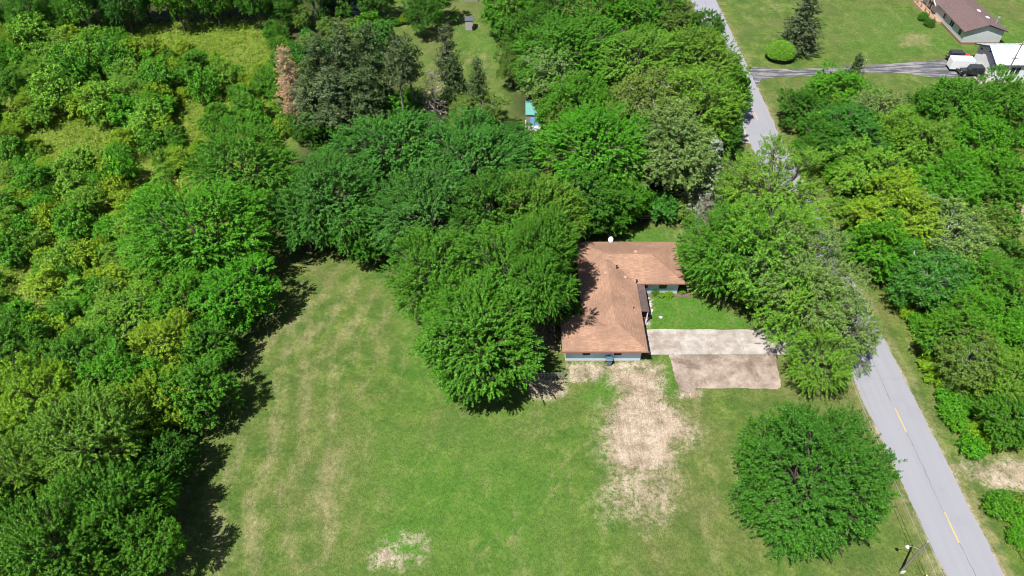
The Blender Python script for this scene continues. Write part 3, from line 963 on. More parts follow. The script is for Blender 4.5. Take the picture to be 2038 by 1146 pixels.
mb.prism([(YM, 4.4), (YB + 0.02, 2.8), (YB + 0.02, 3.02), (YM, 4.62)], 'x', XA - 0.06, XA - 0.003)
wo(mb.build('bargeboard', 'navy_paint', wb))
for cx in (89.6, 90.5, 95.5): wo(window(wb, cx, 1.0, 2.2, 0.7, YA + 0.5, 'y-'))
d_ = wo(MB().box(86.35, 86.4, 120.2, 123.6, 0, 2.6).build('garage_door', 'white_paint', wb))
for k in range(5): MB().box(86.33, 86.35, 120.25, 123.55, 0.06 + k * 0.5, 0.5 + k * 0.5).build('door_panel', 'white_paint', d_)
for y, z in ((119.3, 2.5), (124.4, 2.6), (122.0, 3.3)):
    wo(MB().box(86.2, 86.4, y - 0.1, y + 0.1, z, z + 0.25).build('wall_lamp', 'dark_trim', wb))


# --- small sheds and hidden houses
def gable(name, label, cat, x, y, w, d, h, rise, wall, roof, rz=0.0, over=0.25):
    """a gable box, ridge along local x"""
    e = empty(name, (x, y, 0), rz); tag(e, label, cat)
    MB().prism([(-d / 2, 0), (d / 2, 0), (d / 2, h), (0, h + rise), (-d / 2, h)], 'x', -w / 2, w / 2).build('wall', wall, e)
    sl = rise / (d / 2)
    zt = h + rise + 0.06; zb = h - over * sl + 0.06
    for s in (-1, 1):
        MB().prism([(0, zt), (s * (d / 2 + over), zb), (s * (d / 2 + over), zb - 0.09), (0, zt - 0.09)], 'x', -w / 2 - over, w / 2 + over).build('roof_slope', roof, e)
    return e


x, y = at(934, 61)
e = gable('garden_shed', 'small grey garden shed with blue-grey roof on the far lawn', 'shed', x, y + 1.1, 1.5, 1.9, 2.0, 0.35, 'shed_wall', 'shingle_grey', 0, 0.1)
MB().box(-0.35, 0.35, -0.97, -0.94, 0.05, 1.75).build('door', 'shed_wall', e)
x, y = at(942, 61)
tag(MB().prism([(-0.2, 0), (0.2, 0), (0.26, 0.8), (0.1, 0.95), (-0.26, 0.85)], 'y', -0.22, 0.22).build('refuse_bin', 'black_paint', bevel=0.03), 'small black bin standing beside the grey garden shed', 'bin').location = (x, y + 0.3, 0)

x, y = at(1065, 250)
e = gable('teal_shed', 'small shed with faded teal metal roof and blue tarp on the back lawn', 'shed', x - 0.3, y + 2.6, 2.3, 4.4, 1.9, 0.7, 'grey_wood', 'teal_metal', 0, 0.15)
MB().prism([(-2.33, 1.5), (-3.1, 0.35), (-3.05, 0.3), (-2.33, 1.42)], 'x', -0.5, 1.1).build('tarp', 'blue_tarp', e)
MB().box(-1.2, 1.2, -3.8, -3.15, 0.0, 0.35).build('deck', 'white_trim', e)
MB().box(-1.3, -1.2, -3.14, -2.4, 0.0, 1.0).build('side_rail', 'white_trim', e)
MB().box(-1.4, 0.6, -4.4, -4.1, 0.0, 0.3).build('deck_step', 'white_trim', e)

x, y = at(1240, 62, 2.5)
e = gable('hidden_house', 'tan-roofed house mostly hidden by trees near the top centre', 'house', x, y + 2, 11, 8, 2.6, 1.5, 'siding', 'shingle_porch', 0, 0.4)
window(e, -4.2, 0.9, 2.1, 1.2, -4.0); window(e, 2.0, 0.9, 2.1, 1.2, -4.0)
MB().box(0.3, 0.8, -0.4, 0.4, 3.4, 5.0).build('chimney', 'brick_red', e)
x, y = at(915, -14, 1.0)
e = gable('far_house', 'shaded pale blue house with white porch at the top edge above the garden shed', 'house', x, y + 3, 9, 7, 2.6, 1.4, 'siding', 'shingle_grey', 0, 0.4)
window(e, -2.5, 0.9, 2.1, 1.2, -3.5); window(e, 1.5, 0.9, 2.1, 1.2, -3.5)
MB().box(1.0, 4.0, -5.0, -3.51, 0.0, 0.4).build('porch_deck', 'grey_wood', e)
x, y = at(690, 8, 1.0)
e = gable('shaded_house', 'dark shaded house with white corner trim behind the pines at the top edge', 'house', x - 1, y + 3.2, 9, 7, 2.6, 1.5, 'navy_paint', 'shingle_grey', 0, 0.4)
MB().box(4.42, 4.6, -3.6, -3.45, 0, 2.6).build('corner_trim', 'white_trim', e)
window(e, 1.5, 0.9, 2.1, 1.2, -3.5, 'y-', 'white_trim')


# ---------------------------------------------------------------- vehicles
def wheel(parent, x, y, z, r, w, rim='steel'):
    t_ = MB().tube([(x, y - w / 2, z), (x, y - w / 2 + 0.04, z), (x, y + w / 2 - 0.04, z), (x, y + w / 2, z)], [r * 0.9, r, r, r * 0.9], 16).build('wheel', 'rubber', parent)
    MB().tube([(x, y - w / 2 - 0.01, z), (x, y + w / 2 + 0.01, z)], r * 0.55, 12).build('rim', rim, t_)


def jeep(label, x, y, rz, paint):
    e = empty('off_road_car', (x, y, 0), rz); tag(e, label, 'car', 'off-road cars by the white building')
    bd = MB()
    bd.prism([(-1.9, 0.5), (1.95, 0.5), (1.95, 0.95), (1.9, 1.08), (0.65, 1.15), (0.55, 1.2), (-1.85, 1.2), (-1.9, 1.1)], 'y', -0.72, 0.72)
    bd.build('body', paint, e, bevel=0.05)
    MB().prism([(-1.85, 1.21), (0.62, 1.21), (0.42, 1.82), (0.3, 1.86), (-1.7, 1.86), (-1.82, 1.78)], 'y', -0.7, 0.7).build('soft_top', 'soft_top', e, bevel=0.05)
    MB().prism([(0.66, 1.22), (0.70, 1.22), (0.5, 1.78), (0.46, 1.78)], 'y', -0.62, 0.62).build('windscreen', 'glass', e)
    for s in (-1, 1):
        MB().box(-0.55, 0.3, s * 0.71 - 0.01, s * 0.71 + 0.01, 1.3, 1.72).build('side_window', 'glass', e)
        MB().box(-1.6, -0.75, s * 0.71 - 0.01, s * 0.71 + 0.01, 1.3, 1.72).build('side_window', 'glass', e)
        for xc in (-1.2, 1.3):
            MB().prism([(xc - 0.55, 0.75), (xc - 0.35, 0.98), (xc + 0.35, 0.98), (xc + 0.55, 0.75), (xc + 0.45, 0.75), (xc + 0.3, 0.9), (xc - 0.3, 0.9), (xc - 0.45, 0.75)], 'y', s * 0.72 if s > 0 else -0.9, s * 0.9 if s > 0 else -0.72).build('fender', 'black_paint', e)
            wheel(e, xc, s * 0.78, 0.39, 0.39, 0.24)
        cyl(MB(), 0, 0, 0, 0.05, 0.1).build('headlight', 'white_paint', e).location = (1.98, s * 0.5, 0.9)
    for xc in (-2.05, 2.05): MB().box(xc - 0.1, xc + 0.1, -0.8, 0.8, 0.5, 0.68).build('bumper', 'dark_trim', e)
    sp = MB().tube([(-2.18, 0, 1.05), (-1.92, 0, 1.05)], 0.37, 16).build('spare_wheel', 'rubber', e)
    MB().tube([(-2.2, 0, 1.05), (-1.95, 0, 1.05)], 0.2, 12).build('rim', 'steel', sp)
    return e


x, y = at(1932, 155)
jeep('black off-road car with canvas top beside the white cargo trailer', x + 0.2, y + 1.0, math.radians(176), 'black_paint')
x, y = at(1902, 124)
jeep('red off-road car with black top parked behind the white cargo trailer', x + 0.6, y + 0.7, math.radians(-2), 'red_paint')

x, y = at(1914, 145)
tr = empty('cargo_trailer', (x - 0.1, y + 1.3, 0), math.radians(-4)); tag(tr, 'white enclosed cargo trailer on the patched driveway between two off-road cars', 'trailer')
MB().prism([(-2.0, 0.45), (2.0, 0.45), (2.0, 2.2), (-2.0, 2.2)], 'y', -0.95, 0.95).build('box', 'white_paint', tr, bevel=0.06)
MB().prism([(-2.0, 2.205), (2.0, 2.205), (1.9, 2.28), (-1.9, 2.28)], 'y', -0.9, 0.9).build('roof_panel', 'metal_roof', tr)
MB().box(-2.03, -2.0, -0.85, 0.85, 0.55, 2.1).build('rear_door', 'white_trim', tr)
for s in (-1, 1):
    for xc in (-0.6, 0.2): wheel(tr, xc, s * 1.06, 0.34, 0.34, 0.2)
    MB().box(-1.05, 0.65, s * 1.1 - 0.1, s * 1.1 + 0.1, 0.7, 0.75).build('mudguard', 'dark_trim', tr)
MB().prism([(2.0, -0.6), (3.1, -0.05), (3.1, 0.05), (2.0, 0.6), (2.0, 0.5), (2.8, 0), (2.0, -0.5)], 'z', 0.45, 0.55).build('tongue', 'dark_trim', tr)

x, y = at(2026, 153)
fl = empty('flat_trailer', (x + 0.9, y + 0.9, 0)); tag(fl, 'pale flat trailer on the grass in front of the white building', 'trailer')
MB().box(-1.6, 3.2, -0.9, 0.9, 0.55, 0.68).build('deck', 'white_trim', fl)
for s in (-1, 1):
    wheel(fl, 0.9, s * 1.0, 0.3, 0.3, 0.2)
    MB().box(-1.6, 3.2, s * 0.92 - 0.02, s * 0.92 + 0.02, 0.5, 0.85).build('side_rail', 'white_trim', fl)
MB().prism([(-1.6, -0.5), (-2.6, -0.05), (-2.6, 0.05), (-1.6, 0.5), (-1.6, 0.4), (-2.4, 0), (-1.6, -0.4)], 'z', 0.56, 0.64).build('tongue', 'dark_trim', fl)
x, y = at(2012, 150)
ld = empty('red_tractor', (x - 0.4, y + 0.7, 0)); tag(ld, 'small red and white riding machine at the end of the pale flat trailer', 'lawn tractor')
MB().prism([(-0.9, 0.35), (0.5, 0.35), (0.5, 0.55), (-0.2, 0.6), (-0.25, 0.95), (-0.85, 0.9), (-0.95, 0.7)], 'y', -0.35, 0.35).build('bonnet', 'red_paint', ld, bevel=0.04)
MB().box(-0.6, 0.5, -0.7, 0.7, 0.16, 0.34).build('mower_deck', 'pink_red', ld, bevel=0.04)
MB().prism([(0.0, 0.62), (0.5, 0.62), (0.62, 1.1), (0.52, 1.1), (0.42, 0.75), (0.0, 0.75)], 'y', -0.25, 0.25).build('seat', 'white_paint', ld)
for s in (-1, 1):
    wheel(ld, 0.5, s * 0.5, 0.27, 0.27, 0.22, 'white_paint'); wheel(ld, -0.75, s * 0.42, 0.19, 0.19, 0.16, 'white_paint')
    MB().prism([(0.1, 0.56), (0.9, 0.5), (0.8, 0.66), (0.15, 0.68)], 'y', s * 0.5 - 0.14, s * 0.5 + 0.14).build('fender', 'red_paint', ld)
MB().tube([(-0.2, 0, 0.9), (0.0, 0, 1.12)], 0.03).build('steering_column', 'dark_trim', ld)
MB().tube([(-0.05, 0, 1.1), (-0.01, 0, 1.14)], 0.17, 12).build('steering_wheel', 'dark_trim', ld)
for (u, v, s) in ((1971, 149, 1.0), (1994, 158, 0.7)):
    x, y = at(u, v)
    o = put('white_sack', rocks[2].copy(), None, (x, y, 0.08), (1.7 * s, 1.2 * s, 1.4 * s), 0.6)
    o.data.materials[0] = MATS['white_paint']
    tag(o, 'small white bundle on the grass ' + ('at the corner of the white building' if s == 1.0 else 'near the foot of the far utility pole'), 'bundle')


def pickup(label, x, y, rz, paint):
    e = empty('pickup_truck', (x, y, 0), rz); tag(e, label, 'truck')
    MB().prism([(-2.7, 0.45), (2.7, 0.45), (2.7, 0.95), (2.55, 1.08), (1.2, 1.15), (-0.6, 1.15), (-2.7, 1.12)], 'y', -0.92, 0.92).build('body', paint, e, bevel=0.06)
    MB().prism([(-0.75, 1.155), (1.25, 1.155), (0.65, 1.8), (-0.6, 1.83)], 'y', -0.78, 0.78).build('cab', paint, e, bevel=0.06)
    MB().prism([(1.26, 1.2), (1.3, 1.2), (0.72, 1.78), (0.68, 1.78)], 'y', -0.7, 0.7).build('windscreen', 'glass', e)
    MB().box(-2.6, -0.85, -0.8, 0.8, 1.15, 1.17).build('bed_cover', 'soft_top', e)
    for s in (-1, 1):
        MB().prism([(-0.45, 1.25), (0.85, 1.25), (0.5, 1.7), (-0.45, 1.72)], 'y', s * 0.785 - 0.006, s * 0.785 + 0.006).build('side_window', 'glass', e)
        for xc in (-1.7, 1.75): wheel(e, xc, s * 0.84, 0.38, 0.38, 0.24)
        MB().box(2.69, 2.73, s * 0.65 - 0.15, s * 0.65 + 0.15, 0.75, 0.9).build('headlight', 'white_paint', e)
    for xc in (-2.75, 2.75): MB().box(xc - 0.08, xc + 0.08, -0.9, 0.9, 0.5, 0.7).build('bumper', 'steel', e)


x, y = at(995, 58)
pickup('dark pickup truck in the shade at the right of the far lawn', x + 0.8, y + 0.8, math.radians(180), 'black_paint')
x, y = at(706, 32)
pickup('dark blue pickup truck half hidden in shade behind the pines', x, y + 0.6, math.radians(5), 'navy_paint')


# ---------------------------------------------------------------- utility poles and wires
def upole(label, x, y, h, arm, lamp):
    e = empty('utility_pole', (x, y, 0)); tag(e, label, 'utility pole', 'utility poles')
    MB().tube([(0, 0, 0), (0, 0, h * 0.5), (0, 0, h)], [0.12, 0.1, 0.075], 8).build('pole', 'pole_wood', e)
    if arm:
        MB().box(-0.5, 0.5, -0.06, 0.06, h - 0.45, h - 0.33).build('crossarm', 'pole_wood', e)
        for s in (-0.45, 0.45): cyl(MB(), s, 0, h - 0.33, h - 0.15, 0.04).build('insulator', 'white_paint', e)
    cyl(MB(), 0, 0, h, h + 0.16, 0.045).build('insulator', 'white_paint', e)
    if lamp:
        MB().tube([(0, 0, h - 1.6), (-0.45, 0.1, h - 1.3), (-0.95, 0.2, h - 1.25)], 0.03).build('lamp_arm', 'steel', e)
        mb = MB(); cyl(mb, -1.1, 0.22, h - 1.4, h - 1.22, 0.17, 0.1, 12); mb.build('lamp_head', 'white_paint', e)
        MB().box(-0.17, 0.17, -0.2, -0.13, 0.3, 0.75).build('marker_plate', 'white_paint', e)
        MB().tube([(0.0, 0.0, h - 0.8), (2.2, -0.7, 0.4), (2.45, -0.78, 0.0)], 0.012).build('guy_wire', 'steel', e)
        MB().tube([(1.85, -0.59, 0.9), (2.4, -0.765, 0.08)], 0.045).build('guy_guard', 'dish_white', e)
    return e


px, py = at(1791, 1140)
PH = 6.2
upole('utility pole with white lamp and guy wire by the road at the bottom right', px, py, PH, False, True)
p2 = (36.0, 78.0)
upole('utility pole hidden among the maple crowns beside the road', *p2, 7.0, False, False)
fx_, fy_ = at(1996, 160)
upole('dark utility pole standing in front of the white building wall', fx_, fy_, 7.2, True, False)
gx_, gy_ = at(1714, 148)
upole('short thin pole beside the dark cedar on the patched driveway', gx_, gy_, 2.8, False, False)


def wire(label, a, c, sag, r=0.012):
    pts = [Vector(a).lerp(Vector(c), k / 16) - Vector((0, 0, sag * (1 - (2 * k / 16 - 1) ** 2))) for k in range(17)]
    tag(MB().tube(pts, r, 4).build('power_line', 'steel'), label, 'wire', 'overhead power lines')


wire('overhead wire running up from the bottom pole top along the road', (px, py, PH + 0.15), (*p2, 7.1), 0.7, 0.02)
wire('lower overhead cable running up from the bottom pole along the road', (px, py, PH - 0.8), (*p2, 5.9), 0.9, 0.02)
wire('overhead wire leaving the bottom pole top towards the picture edge', (px, py, PH + 0.15), (px + 1.6, -12, PH + 0.5), 0.6, 0.02)
wire('lower overhead cable leaving the bottom pole towards the picture edge', (px, py, PH - 0.8), (px + 1.6, -12, PH - 0.6), 0.8, 0.02)
wire('service wire from the far utility pole to the white building', (fx_, fy_, 6.8), (86.4, 122.0, 4.4), 0.3)

# ---------------------------------------------------------------- trees: prototype meshes
def nrm(a):
    return a / (np.linalg.norm(a, axis=-1, keepdims=True) + 1e-9)


def leaf_mesh(name, rng, p0, d, L, n, size, width, up=0.9, mat='leaves', aspect=0.62, droop=0.15, spray_var=None):
    """n leaf faces spread along each spray (start p0, direction d, length L)"""
    S = len(p0)
    tt = rng.random((S, n)) ** 0.75
    lat = rng.normal(size=(S, n, 3)) * width * (1.15 - 0.65 * tt)[..., None]
    pos = p0[:, None] + d[:, None] * (tt * L[:, None])[..., None] + lat
    pos[..., 2] -= droop * tt ** 2 * L[:, None]
    nn = nrm(np.array([0, 0, up]) + d[:, None] * 0.45 + rng.normal(size=(S, n, 3)) * 0.72)
    a = nrm(d[:, None] * 0.8 + rng.normal(size=(S, n, 3)) * 0.7)
    bb = nrm(np.cross(nn, a)); a = np.cross(bb, nn)
    s = (size * (0.65 + 0.7 * rng.random((S, n))))[..., None]
    v = np.stack([pos - a * s * 0.5, pos + bb * s * 0.5 * aspect - nn * s * 0.08, pos + a * s * 0.5, pos - bb * s * 0.5 * aspect - nn * s * 0.08], 2).reshape(-1, 3)
    q = np.arange(S * n * 4).reshape(-1, 4)
    lf = np.repeat(rng.random((S, n)).reshape(-1), 4)
    sv = rng.random(S) if spray_var is None else spray_var
    sp = np.repeat(np.clip(np.repeat(sv, n) + rng.normal(size=S * n) * 0.08, 0, 1), 4)
    return np_mesh(name, v, q, mat, {'leaf': lf, 'spray': sp})


def sphere_pts(rng, k):
    return nrm(rng.normal(size=(k, 3)))


def broadleaf(name, seed, R, H, base, n_lobe, lobe_r, n_spray, spray_len, leaf_n, size, width, mat='leaves', bark='bark', up_bias=0.35, droop=0.15, ragged=0.12, trunk_r=0.28, inner=0.28, voids=16):
    rng = np.random.default_rng(seed)
    zc, Rz = (base + H) / 2, (H - base) / 2
    rad = np.array([R, R, Rz])
    k = np.arange(n_lobe) + 0.5
    phi = np.arccos(1 - 1.75 * k / n_lobe); th = np.pi * (1 + 5 ** 0.5) * k + rng.random() * 6
    dirs = np.stack([np.cos(th) * np.sin(phi), np.sin(th) * np.sin(phi), np.cos(phi)], -1)
    dirs = nrm(dirs + rng.normal(size=dirs.shape) * 0.16)
    lr = R * lobe_r * (0.72 + 0.56 * rng.random(n_lobe))
    reach = (1 + rng.normal(size=n_lobe) * ragged)
    lc = np.array([0, 0, zc]) + dirs * (rad - lr[:, None] * np.array([1, 1, 0.8])) * reach[:, None]
    P, D, SV = [], [], []
    lobe_sv = rng.random(n_lobe)
    per = np.maximum(8, (n_spray * lr ** 2 / (lr ** 2).sum()).astype(int))
    for i in range(n_lobe):
        q = sphere_pts(rng, per[i] * 3)
        out = nrm(lc[i] - np.array([0, 0, zc - 0.25 * Rz]))
        q = q[(q @ out > -0.35) & (q[:, 2] > -0.75)][:per[i]]
        pp = lc[i] + q * lr[i] * (0.45 + 0.5 * rng.random(len(q)))[:, None] * np.array([1, 1, 0.85])
        hid = np.zeros(len(pp), bool)
        for j in range(n_lobe):
            if j != i: hid |= np.linalg.norm((pp - lc[j]) / np.array([1, 1, 0.85]), axis=1) < lr[j] * 0.55
        pp, q = pp[~hid], q[~hid]
        dd = nrm(q * 0.75 + out * 0.6 + np.array([0, 0, up_bias]) + rng.normal(size=q.shape) * 0.22)
        P.append(pp); D.append(dd); SV.append(np.clip(lobe_sv[i] * 0.6 + rng.random(len(pp)) * 0.4, 0, 1))
    P, D, SV = np.concatenate(P), np.concatenate(D), np.concatenate(SV)
    vd = sphere_pts(rng, 16); vd = nrm(vd * np.array([1, 1, 0]) + np.array([0, 0, 1]) * rng.uniform(0.25, 1.6, (16, 1)))      # hollows between the limbs
    for q in vd[:voids]:
        c_ = np.array([0, 0, zc]) + q * rad * rng.uniform(0.72, 0.95)
        e_ = (P - c_) / np.array([1, 1, 0.8])
        keep = np.linalg.norm(e_, axis=1) > R * rng.uniform(0.1, 0.17)
        P, D, SV = P[keep], D[keep], SV[keep]
    ni = int(n_spray * inner)                                           # inner foliage seen through the hollows
    q = sphere_pts(rng, ni); q[:, 2] = q[:, 2] * 0.8 + 0.1
    P = np.concatenate([P, np.array([0, 0, zc]) + q * rad * rng.uniform(0.4, 0.68, (ni, 1))])
    D = np.concatenate([D, nrm(q + np.array([0, 0, 0.3]))]); SV = np.concatenate([SV, rng.random(ni) * 0.5])
    L = spray_len * (0.6 + 0.8 * rng.random(len(P)))
    crown = leaf_mesh(name + '_crown', rng, P, D, L, leaf_n, size, width, mat=mat, droop=droop, spray_var=SV)
    mb = MB()
    r0 = trunk_r
    top = base + (H - base) * 0.45
    wob = lambda s: rng.normal() * s
    mb.tube([(0, 0, -0.1), (wob(.05), wob(.05), base * 0.6), (wob(.15), wob(.15), base), (wob(.2), wob(.2), top)], [r0 * 1.25, r0, r0 * 0.8, r0 * 0.45], 7)
    for i in range(n_lobe):
        z0 = base * 0.85 + (top - base * 0.85) * rng.random()
        a, c = np.array([0, 0, z0]), lc[i]
        m1 = a + (c - a) * 0.5 + np.array([0, 0, 0.1 * R])
        rr = r0 * 0.42
        mb.tube([a, m1, c], [rr, rr * 0.6, rr * 0.25], 5)
        for s in range(4):
            e = c + sphere_pts(rng, 1)[0] * lr[i] * 0.75
            mb.tube([m1 + (c - m1) * 0.5, (c + e) / 2 + np.array([0, 0, 0.05]), e], [rr * 0.3, rr * 0.2, rr * 0.08], 4)
    return dict(trunk=mb.mesh(name + '_trunk', bark, True, uv=False), crown=crown, R=R * 1.0 + spray_len * 0.25, H=H + spray_len * 0.3, zc=zc)


def conifer(name, seed, R, H, base, n_whorl, per, leaf_n, size, width, mat='needles', bark='bark', power=0.9, droop=0.35, twigs=False, keep=1.0, tip_up=0.1):
    rng = np.random.default_rng(seed)
    P, D, L = [], [], []
    mb = MB()
    mb.tube([(0, 0, -0.1), (0.05, 0, H * 0.35), (-0.03, 0.04, H * 0.7), (0, 0, H * 0.99)], [0.24, 0.18, 0.1, 0.02], 7)
    for w in range(n_whorl):
        f = w / (n_whorl - 1)
        z = base + (H - base) * f
        r = R * (1 - f) ** power * (0.8 + 0.4 * rng.random()) + 0.12
        k = max(3, int(per * (0.45 + 0.55 * (1 - f))))
        for j in range(k):
            if rng.random() > keep: continue
            th = rng.random() * 6.283
            rr = r * (0.7 + 0.45 * rng.random())
            d0 = np.array([math.cos(th), math.sin(th), tip_up + 0.35 * f - droop * (1 - f) * rng.random()])
            zz = z + rng.normal() * 0.12
            if twigs or j % 3 == 0:
                e = np.array([0, 0, zz]) + d0 * rr
                mb.tube([(0, 0, zz), tuple(np.array([0, 0, zz]) + d0 * rr * 0.5), tuple(e - np.array([0, 0, 0.05 * rr]))], [0.03, 0.02, 0.008], 4)
            ns = max(1, int(rr / 0.55))
            for s in range(ns):
                q = (s + 0.35) / ns
                base_p = np.array([0, 0, zz]) + d0 * rr * q
                side = np.array([-d0[1], d0[0], 0]) * rng.normal() * 0.45 * (1.1 - q) * min(1, rr)
                P.append(base_p + side * 0.5); D.append(nrm(d0 + side * 0.9 + np.array([0, 0, -0.1 * q]))); L.append(0.5 + 0.35 * rng.random())
    P, D, L = np.array(P), np.array(D), np.array(L)
    crown = leaf_mesh(name + '_crown', rng, P, D, L, leaf_n, size, width, mat=mat, aspect=0.36, droop=0.1, up=0.5)
    return dict(trunk=mb.mesh(name + '_trunk', bark, True, uv=False), crown=crown, R=R, H=H, zc=(base + H) / 2)


P = {}
# wide silver maples with long feathery sprays
P['maple'] = [broadleaf('maple_%d' % i, 20 + i, 7.0, 12.5, 1.6, 44, 0.25, 1750, 1.4, 64, 0.17, 0.09, 'silver_leaves', up_bias=0.35, droop=0.2, ragged=0.17) for i in range(3)]
# rounder broadleaf trees with clumped crowns
P['round'] = [broadleaf('round_%d' % i, 40 + i, 5.0, 11.0, 1.8, 28, 0.28, 1050, 0.95, 46, 0.18, 0.125, 'leaves', ragged=0.22) for i in range(3)]
# airy trees whose limbs show
P['airy'] = [broadleaf('airy_%d' % i, 60 + i, 4.4, 10.5, 2.0, 34, 0.25, 950, 1.1, 22, 0.22, 0.18, 'leaves', bark='pale_bark', ragged=0.22, droop=0.3) for i in range(2)]
# saplings and shrubs
P['dense'] = [broadleaf('dense_0', 57, 7.0, 12.5, 0.5, 60, 0.23, 2700, 1.15, 50, 0.15, 0.11, 'silver_leaves', up_bias=0.45, droop=0.12, ragged=0.08, inner=0.5, voids=6)]
P['open'] = [broadleaf('open_%d' % i, 70 + i, 7.0, 12.5, 2.0, 50, 0.19, 1150, 1.5, 44, 0.19, 0.13, 'silver_leaves', ragged=0.2, droop=0.3, inner=0.18, voids=8) for i in range(2)]
P['sapling'] = [broadleaf('sapling_%d' % i, 80 + i, 2.2, 5.0, 0.5, 16, 0.36, 330, 0.7, 22, 0.22, 0.14, 'leaves', ragged=0.24, trunk_r=0.07) for i in range(4)]
P['shrub'] = [broadleaf('shrub_%d' % i, 100 + i, 1.6, 2.0, 0.0, 11, 0.45, 170, 0.5, 20, 0.2, 0.16, 'leaves', ragged=0.2, trunk_r=0.04) for i in range(3)]
P['spruce'] = [conifer('spruce_%d' % i, 120 + i, 3.0, 13.0, 0.8, 34, 17, 12, 0.36, 0.12) for i in range(2)]
P['pine'] = [conifer('pine_%d' % i, 130 + i, 2.6, 15.0, 5.5, 20, 12, 16, 0.36, 0.2, power=0.45, droop=0.1, tip_up=0.25) for i in range(2)]
P['tallpine'] = [conifer('tallpine_%d' % i, 140 + i, 2.3, 16.0, 9.5, 12, 11, 16, 0.36, 0.2, bark='dead_bark', power=0.4, droop=0.1, tip_up=0.3) for i in range(2)]
P['brown'] = [conifer('brown_0', 150, 1.9, 12.0, 0.8, 36, 15, 16, 0.2, 0.13, bark='dead_bark', power=0.5, twigs=True)]
P['grey'] = [conifer('grey_0', 160, 2.6, 8.0, 0.8, 22, 12, 3, 0.26, 0.12, bark='dead_bark', power=0.6, twigs=True, keep=0.9)]
P['cedar'] = [conifer('cedar_0', 170, 1.5, 7.0, 0.2, 30, 15, 12, 0.3, 0.11, power=0.8, droop=-0.2, tip_up=0.7)]


def dome(seed):
    """clipped dome on a short trunk"""
    rng = np.random.default_rng(seed)
    q = sphere_pts(rng, 5000); q = q[q[:, 2] > -0.12][:2300]
    pp = q * np.array([2.2, 2.2, 2.0]) * (0.93 + 0.06 * rng.random(len(q)))[:, None] + np.array([0, 0, 1.25])
    crown = leaf_mesh('dome_crown', rng, pp, q, np.full(len(q), 0.16), 8, 0.17, 0.08, mat='leaves', droop=0)
    mb = MB().tube([(0, 0, -0.1), (0, 0, 1.4)], [0.16, 0.12], 7)
    for j in range(9):
        a = j * 0.7; mb.tube([(0, 0, 0.9), (math.cos(a) * 1.6, math.sin(a) * 1.6, 1.7 + 0.5 * (j % 3))], [0.07, 0.02], 5)
    return dict(trunk=mb.mesh('dome_trunk', 'bark', True, uv=False), crown=crown, R=2.25, H=3.3, zc=2.0)


P['dome'] = [dome(5)]

COUNT = {}
HIDDEN = {129, 132, 135, 136, 137, 141, 142, 145, 154, 166, 167, 176, 177, 179, 185, 193, 199, 214, 222, 227, 234, 239, 245, 246, 248, 249, 250, 255, 256, 266, 283, 286, 289, 291, 292, 295, 296, 302, 304, 311, 312, 316, 318, 330, 332, 333, 336, 339, 341, 342, 343, 346, 350, 351, 353, 354, 355, 356, 357, 361, 363, 364, 365, 366, 370, 371, 372, 373, 377, 378, 379, 380, 381, 382, 383, 384, 385, 386, 387, 391, 393, 394, 395, 396, 397, 398, 400, 401, 402, 403, 404, 405, 406, 407, 408, 411, 415, 416, 425, 426, 429, 431, 432, 434, 437, 440, 441, 443, 450, 460, 465, 466, 468, 471, 473, 475, 477, 478, 479, 486, 488, 489, 491, 492, 496, 499, 505, 507, 508, 510, 511, 512, 513, 514, 516, 521, 522, 523, 524, 525, 526, 527, 529, 530, 531, 536, 537, 538, 539, 543, 547, 548, 549, 550, 551, 552, 556, 557, 558, 559, 564, 565, 566, 567, 576, 582, 583, 584, 593, 596, 597, 601, 603, 604, 620, 621, 625, 627, 628, 629, 632, 634, 635, 638, 639, 640, 643, 644, 647, 648, 649, 652, 655}      # fill plants that stand wholly behind others
SERIAL = [0]
NAME = dict(dense='maple_tree', open='open_crowned_tree', maple='maple_tree', round='broadleaf_tree', airy='slender_tree', sapling='sapling', shrub='shrub', spruce='spruce_tree', pine='pine_tree', tallpine='bare_stemmed_pine', brown='dead_spruce', grey='dead_grey_tree', cedar='cedar_tree', dome='topiary_shrub')
CAT = dict(dense='tree', open='tree', maple='tree', round='tree', airy='tree', sapling='sapling', shrub='shrub', spruce='tree', pine='tree', tallpine='tree', brown='dead tree', grey='dead tree', cedar='tree', dome='topiary')


def plant_at(kind, x, y, r, h, tint, label, group, rnd, lift=0.0):
    vs_ = P[kind]
    pr = vs_[COUNT.get(kind, 0) % len(vs_)]
    COUNT[kind] = COUNT.get(kind, 0) + 1
    rz = rnd.uniform(0, 6.283)
    sx = r / pr['R'] * rnd.uniform(0.94, 1.06); sy = r / pr['R'] * rnd.uniform(0.94, 1.06); sz = h / pr['H']
    SERIAL[0] += 1
    if SERIAL[0] in HIDDEN: return None
    e = empty(NAME[kind], (x, y, 0), rz)
    tag(e, label, CAT[kind], group)
    put('trunk', pr['trunk'], e, scale=(sx, sy, sz * (h + lift) / h))
    c = put('crown', pr['crown'], e, (0, 0, lift), scale=(sx, sy, sz))
    c.color = (*tint, 1)
    return e


TINT = dict(
    mid=(0.058, 0.178, 0.010), deep=(0.040, 0.130, 0.009), blue=(0.044, 0.152, 0.017), bright=(0.060, 0.208, 0.008),
    light=(0.104, 0.232, 0.018), yellow=(0.142, 0.248, 0.012), olive=(0.084, 0.150, 0.022), pale=(0.114, 0.190, 0.045),
    needle=(0.046, 0.088, 0.022), grey=(0.064, 0.100, 0.036), silver=(0.20, 0.25, 0.18), rust=(0.36, 0.23, 0.12), ash=(0.24, 0.21, 0.18), lime=(0.135, 0.272, 0.010))


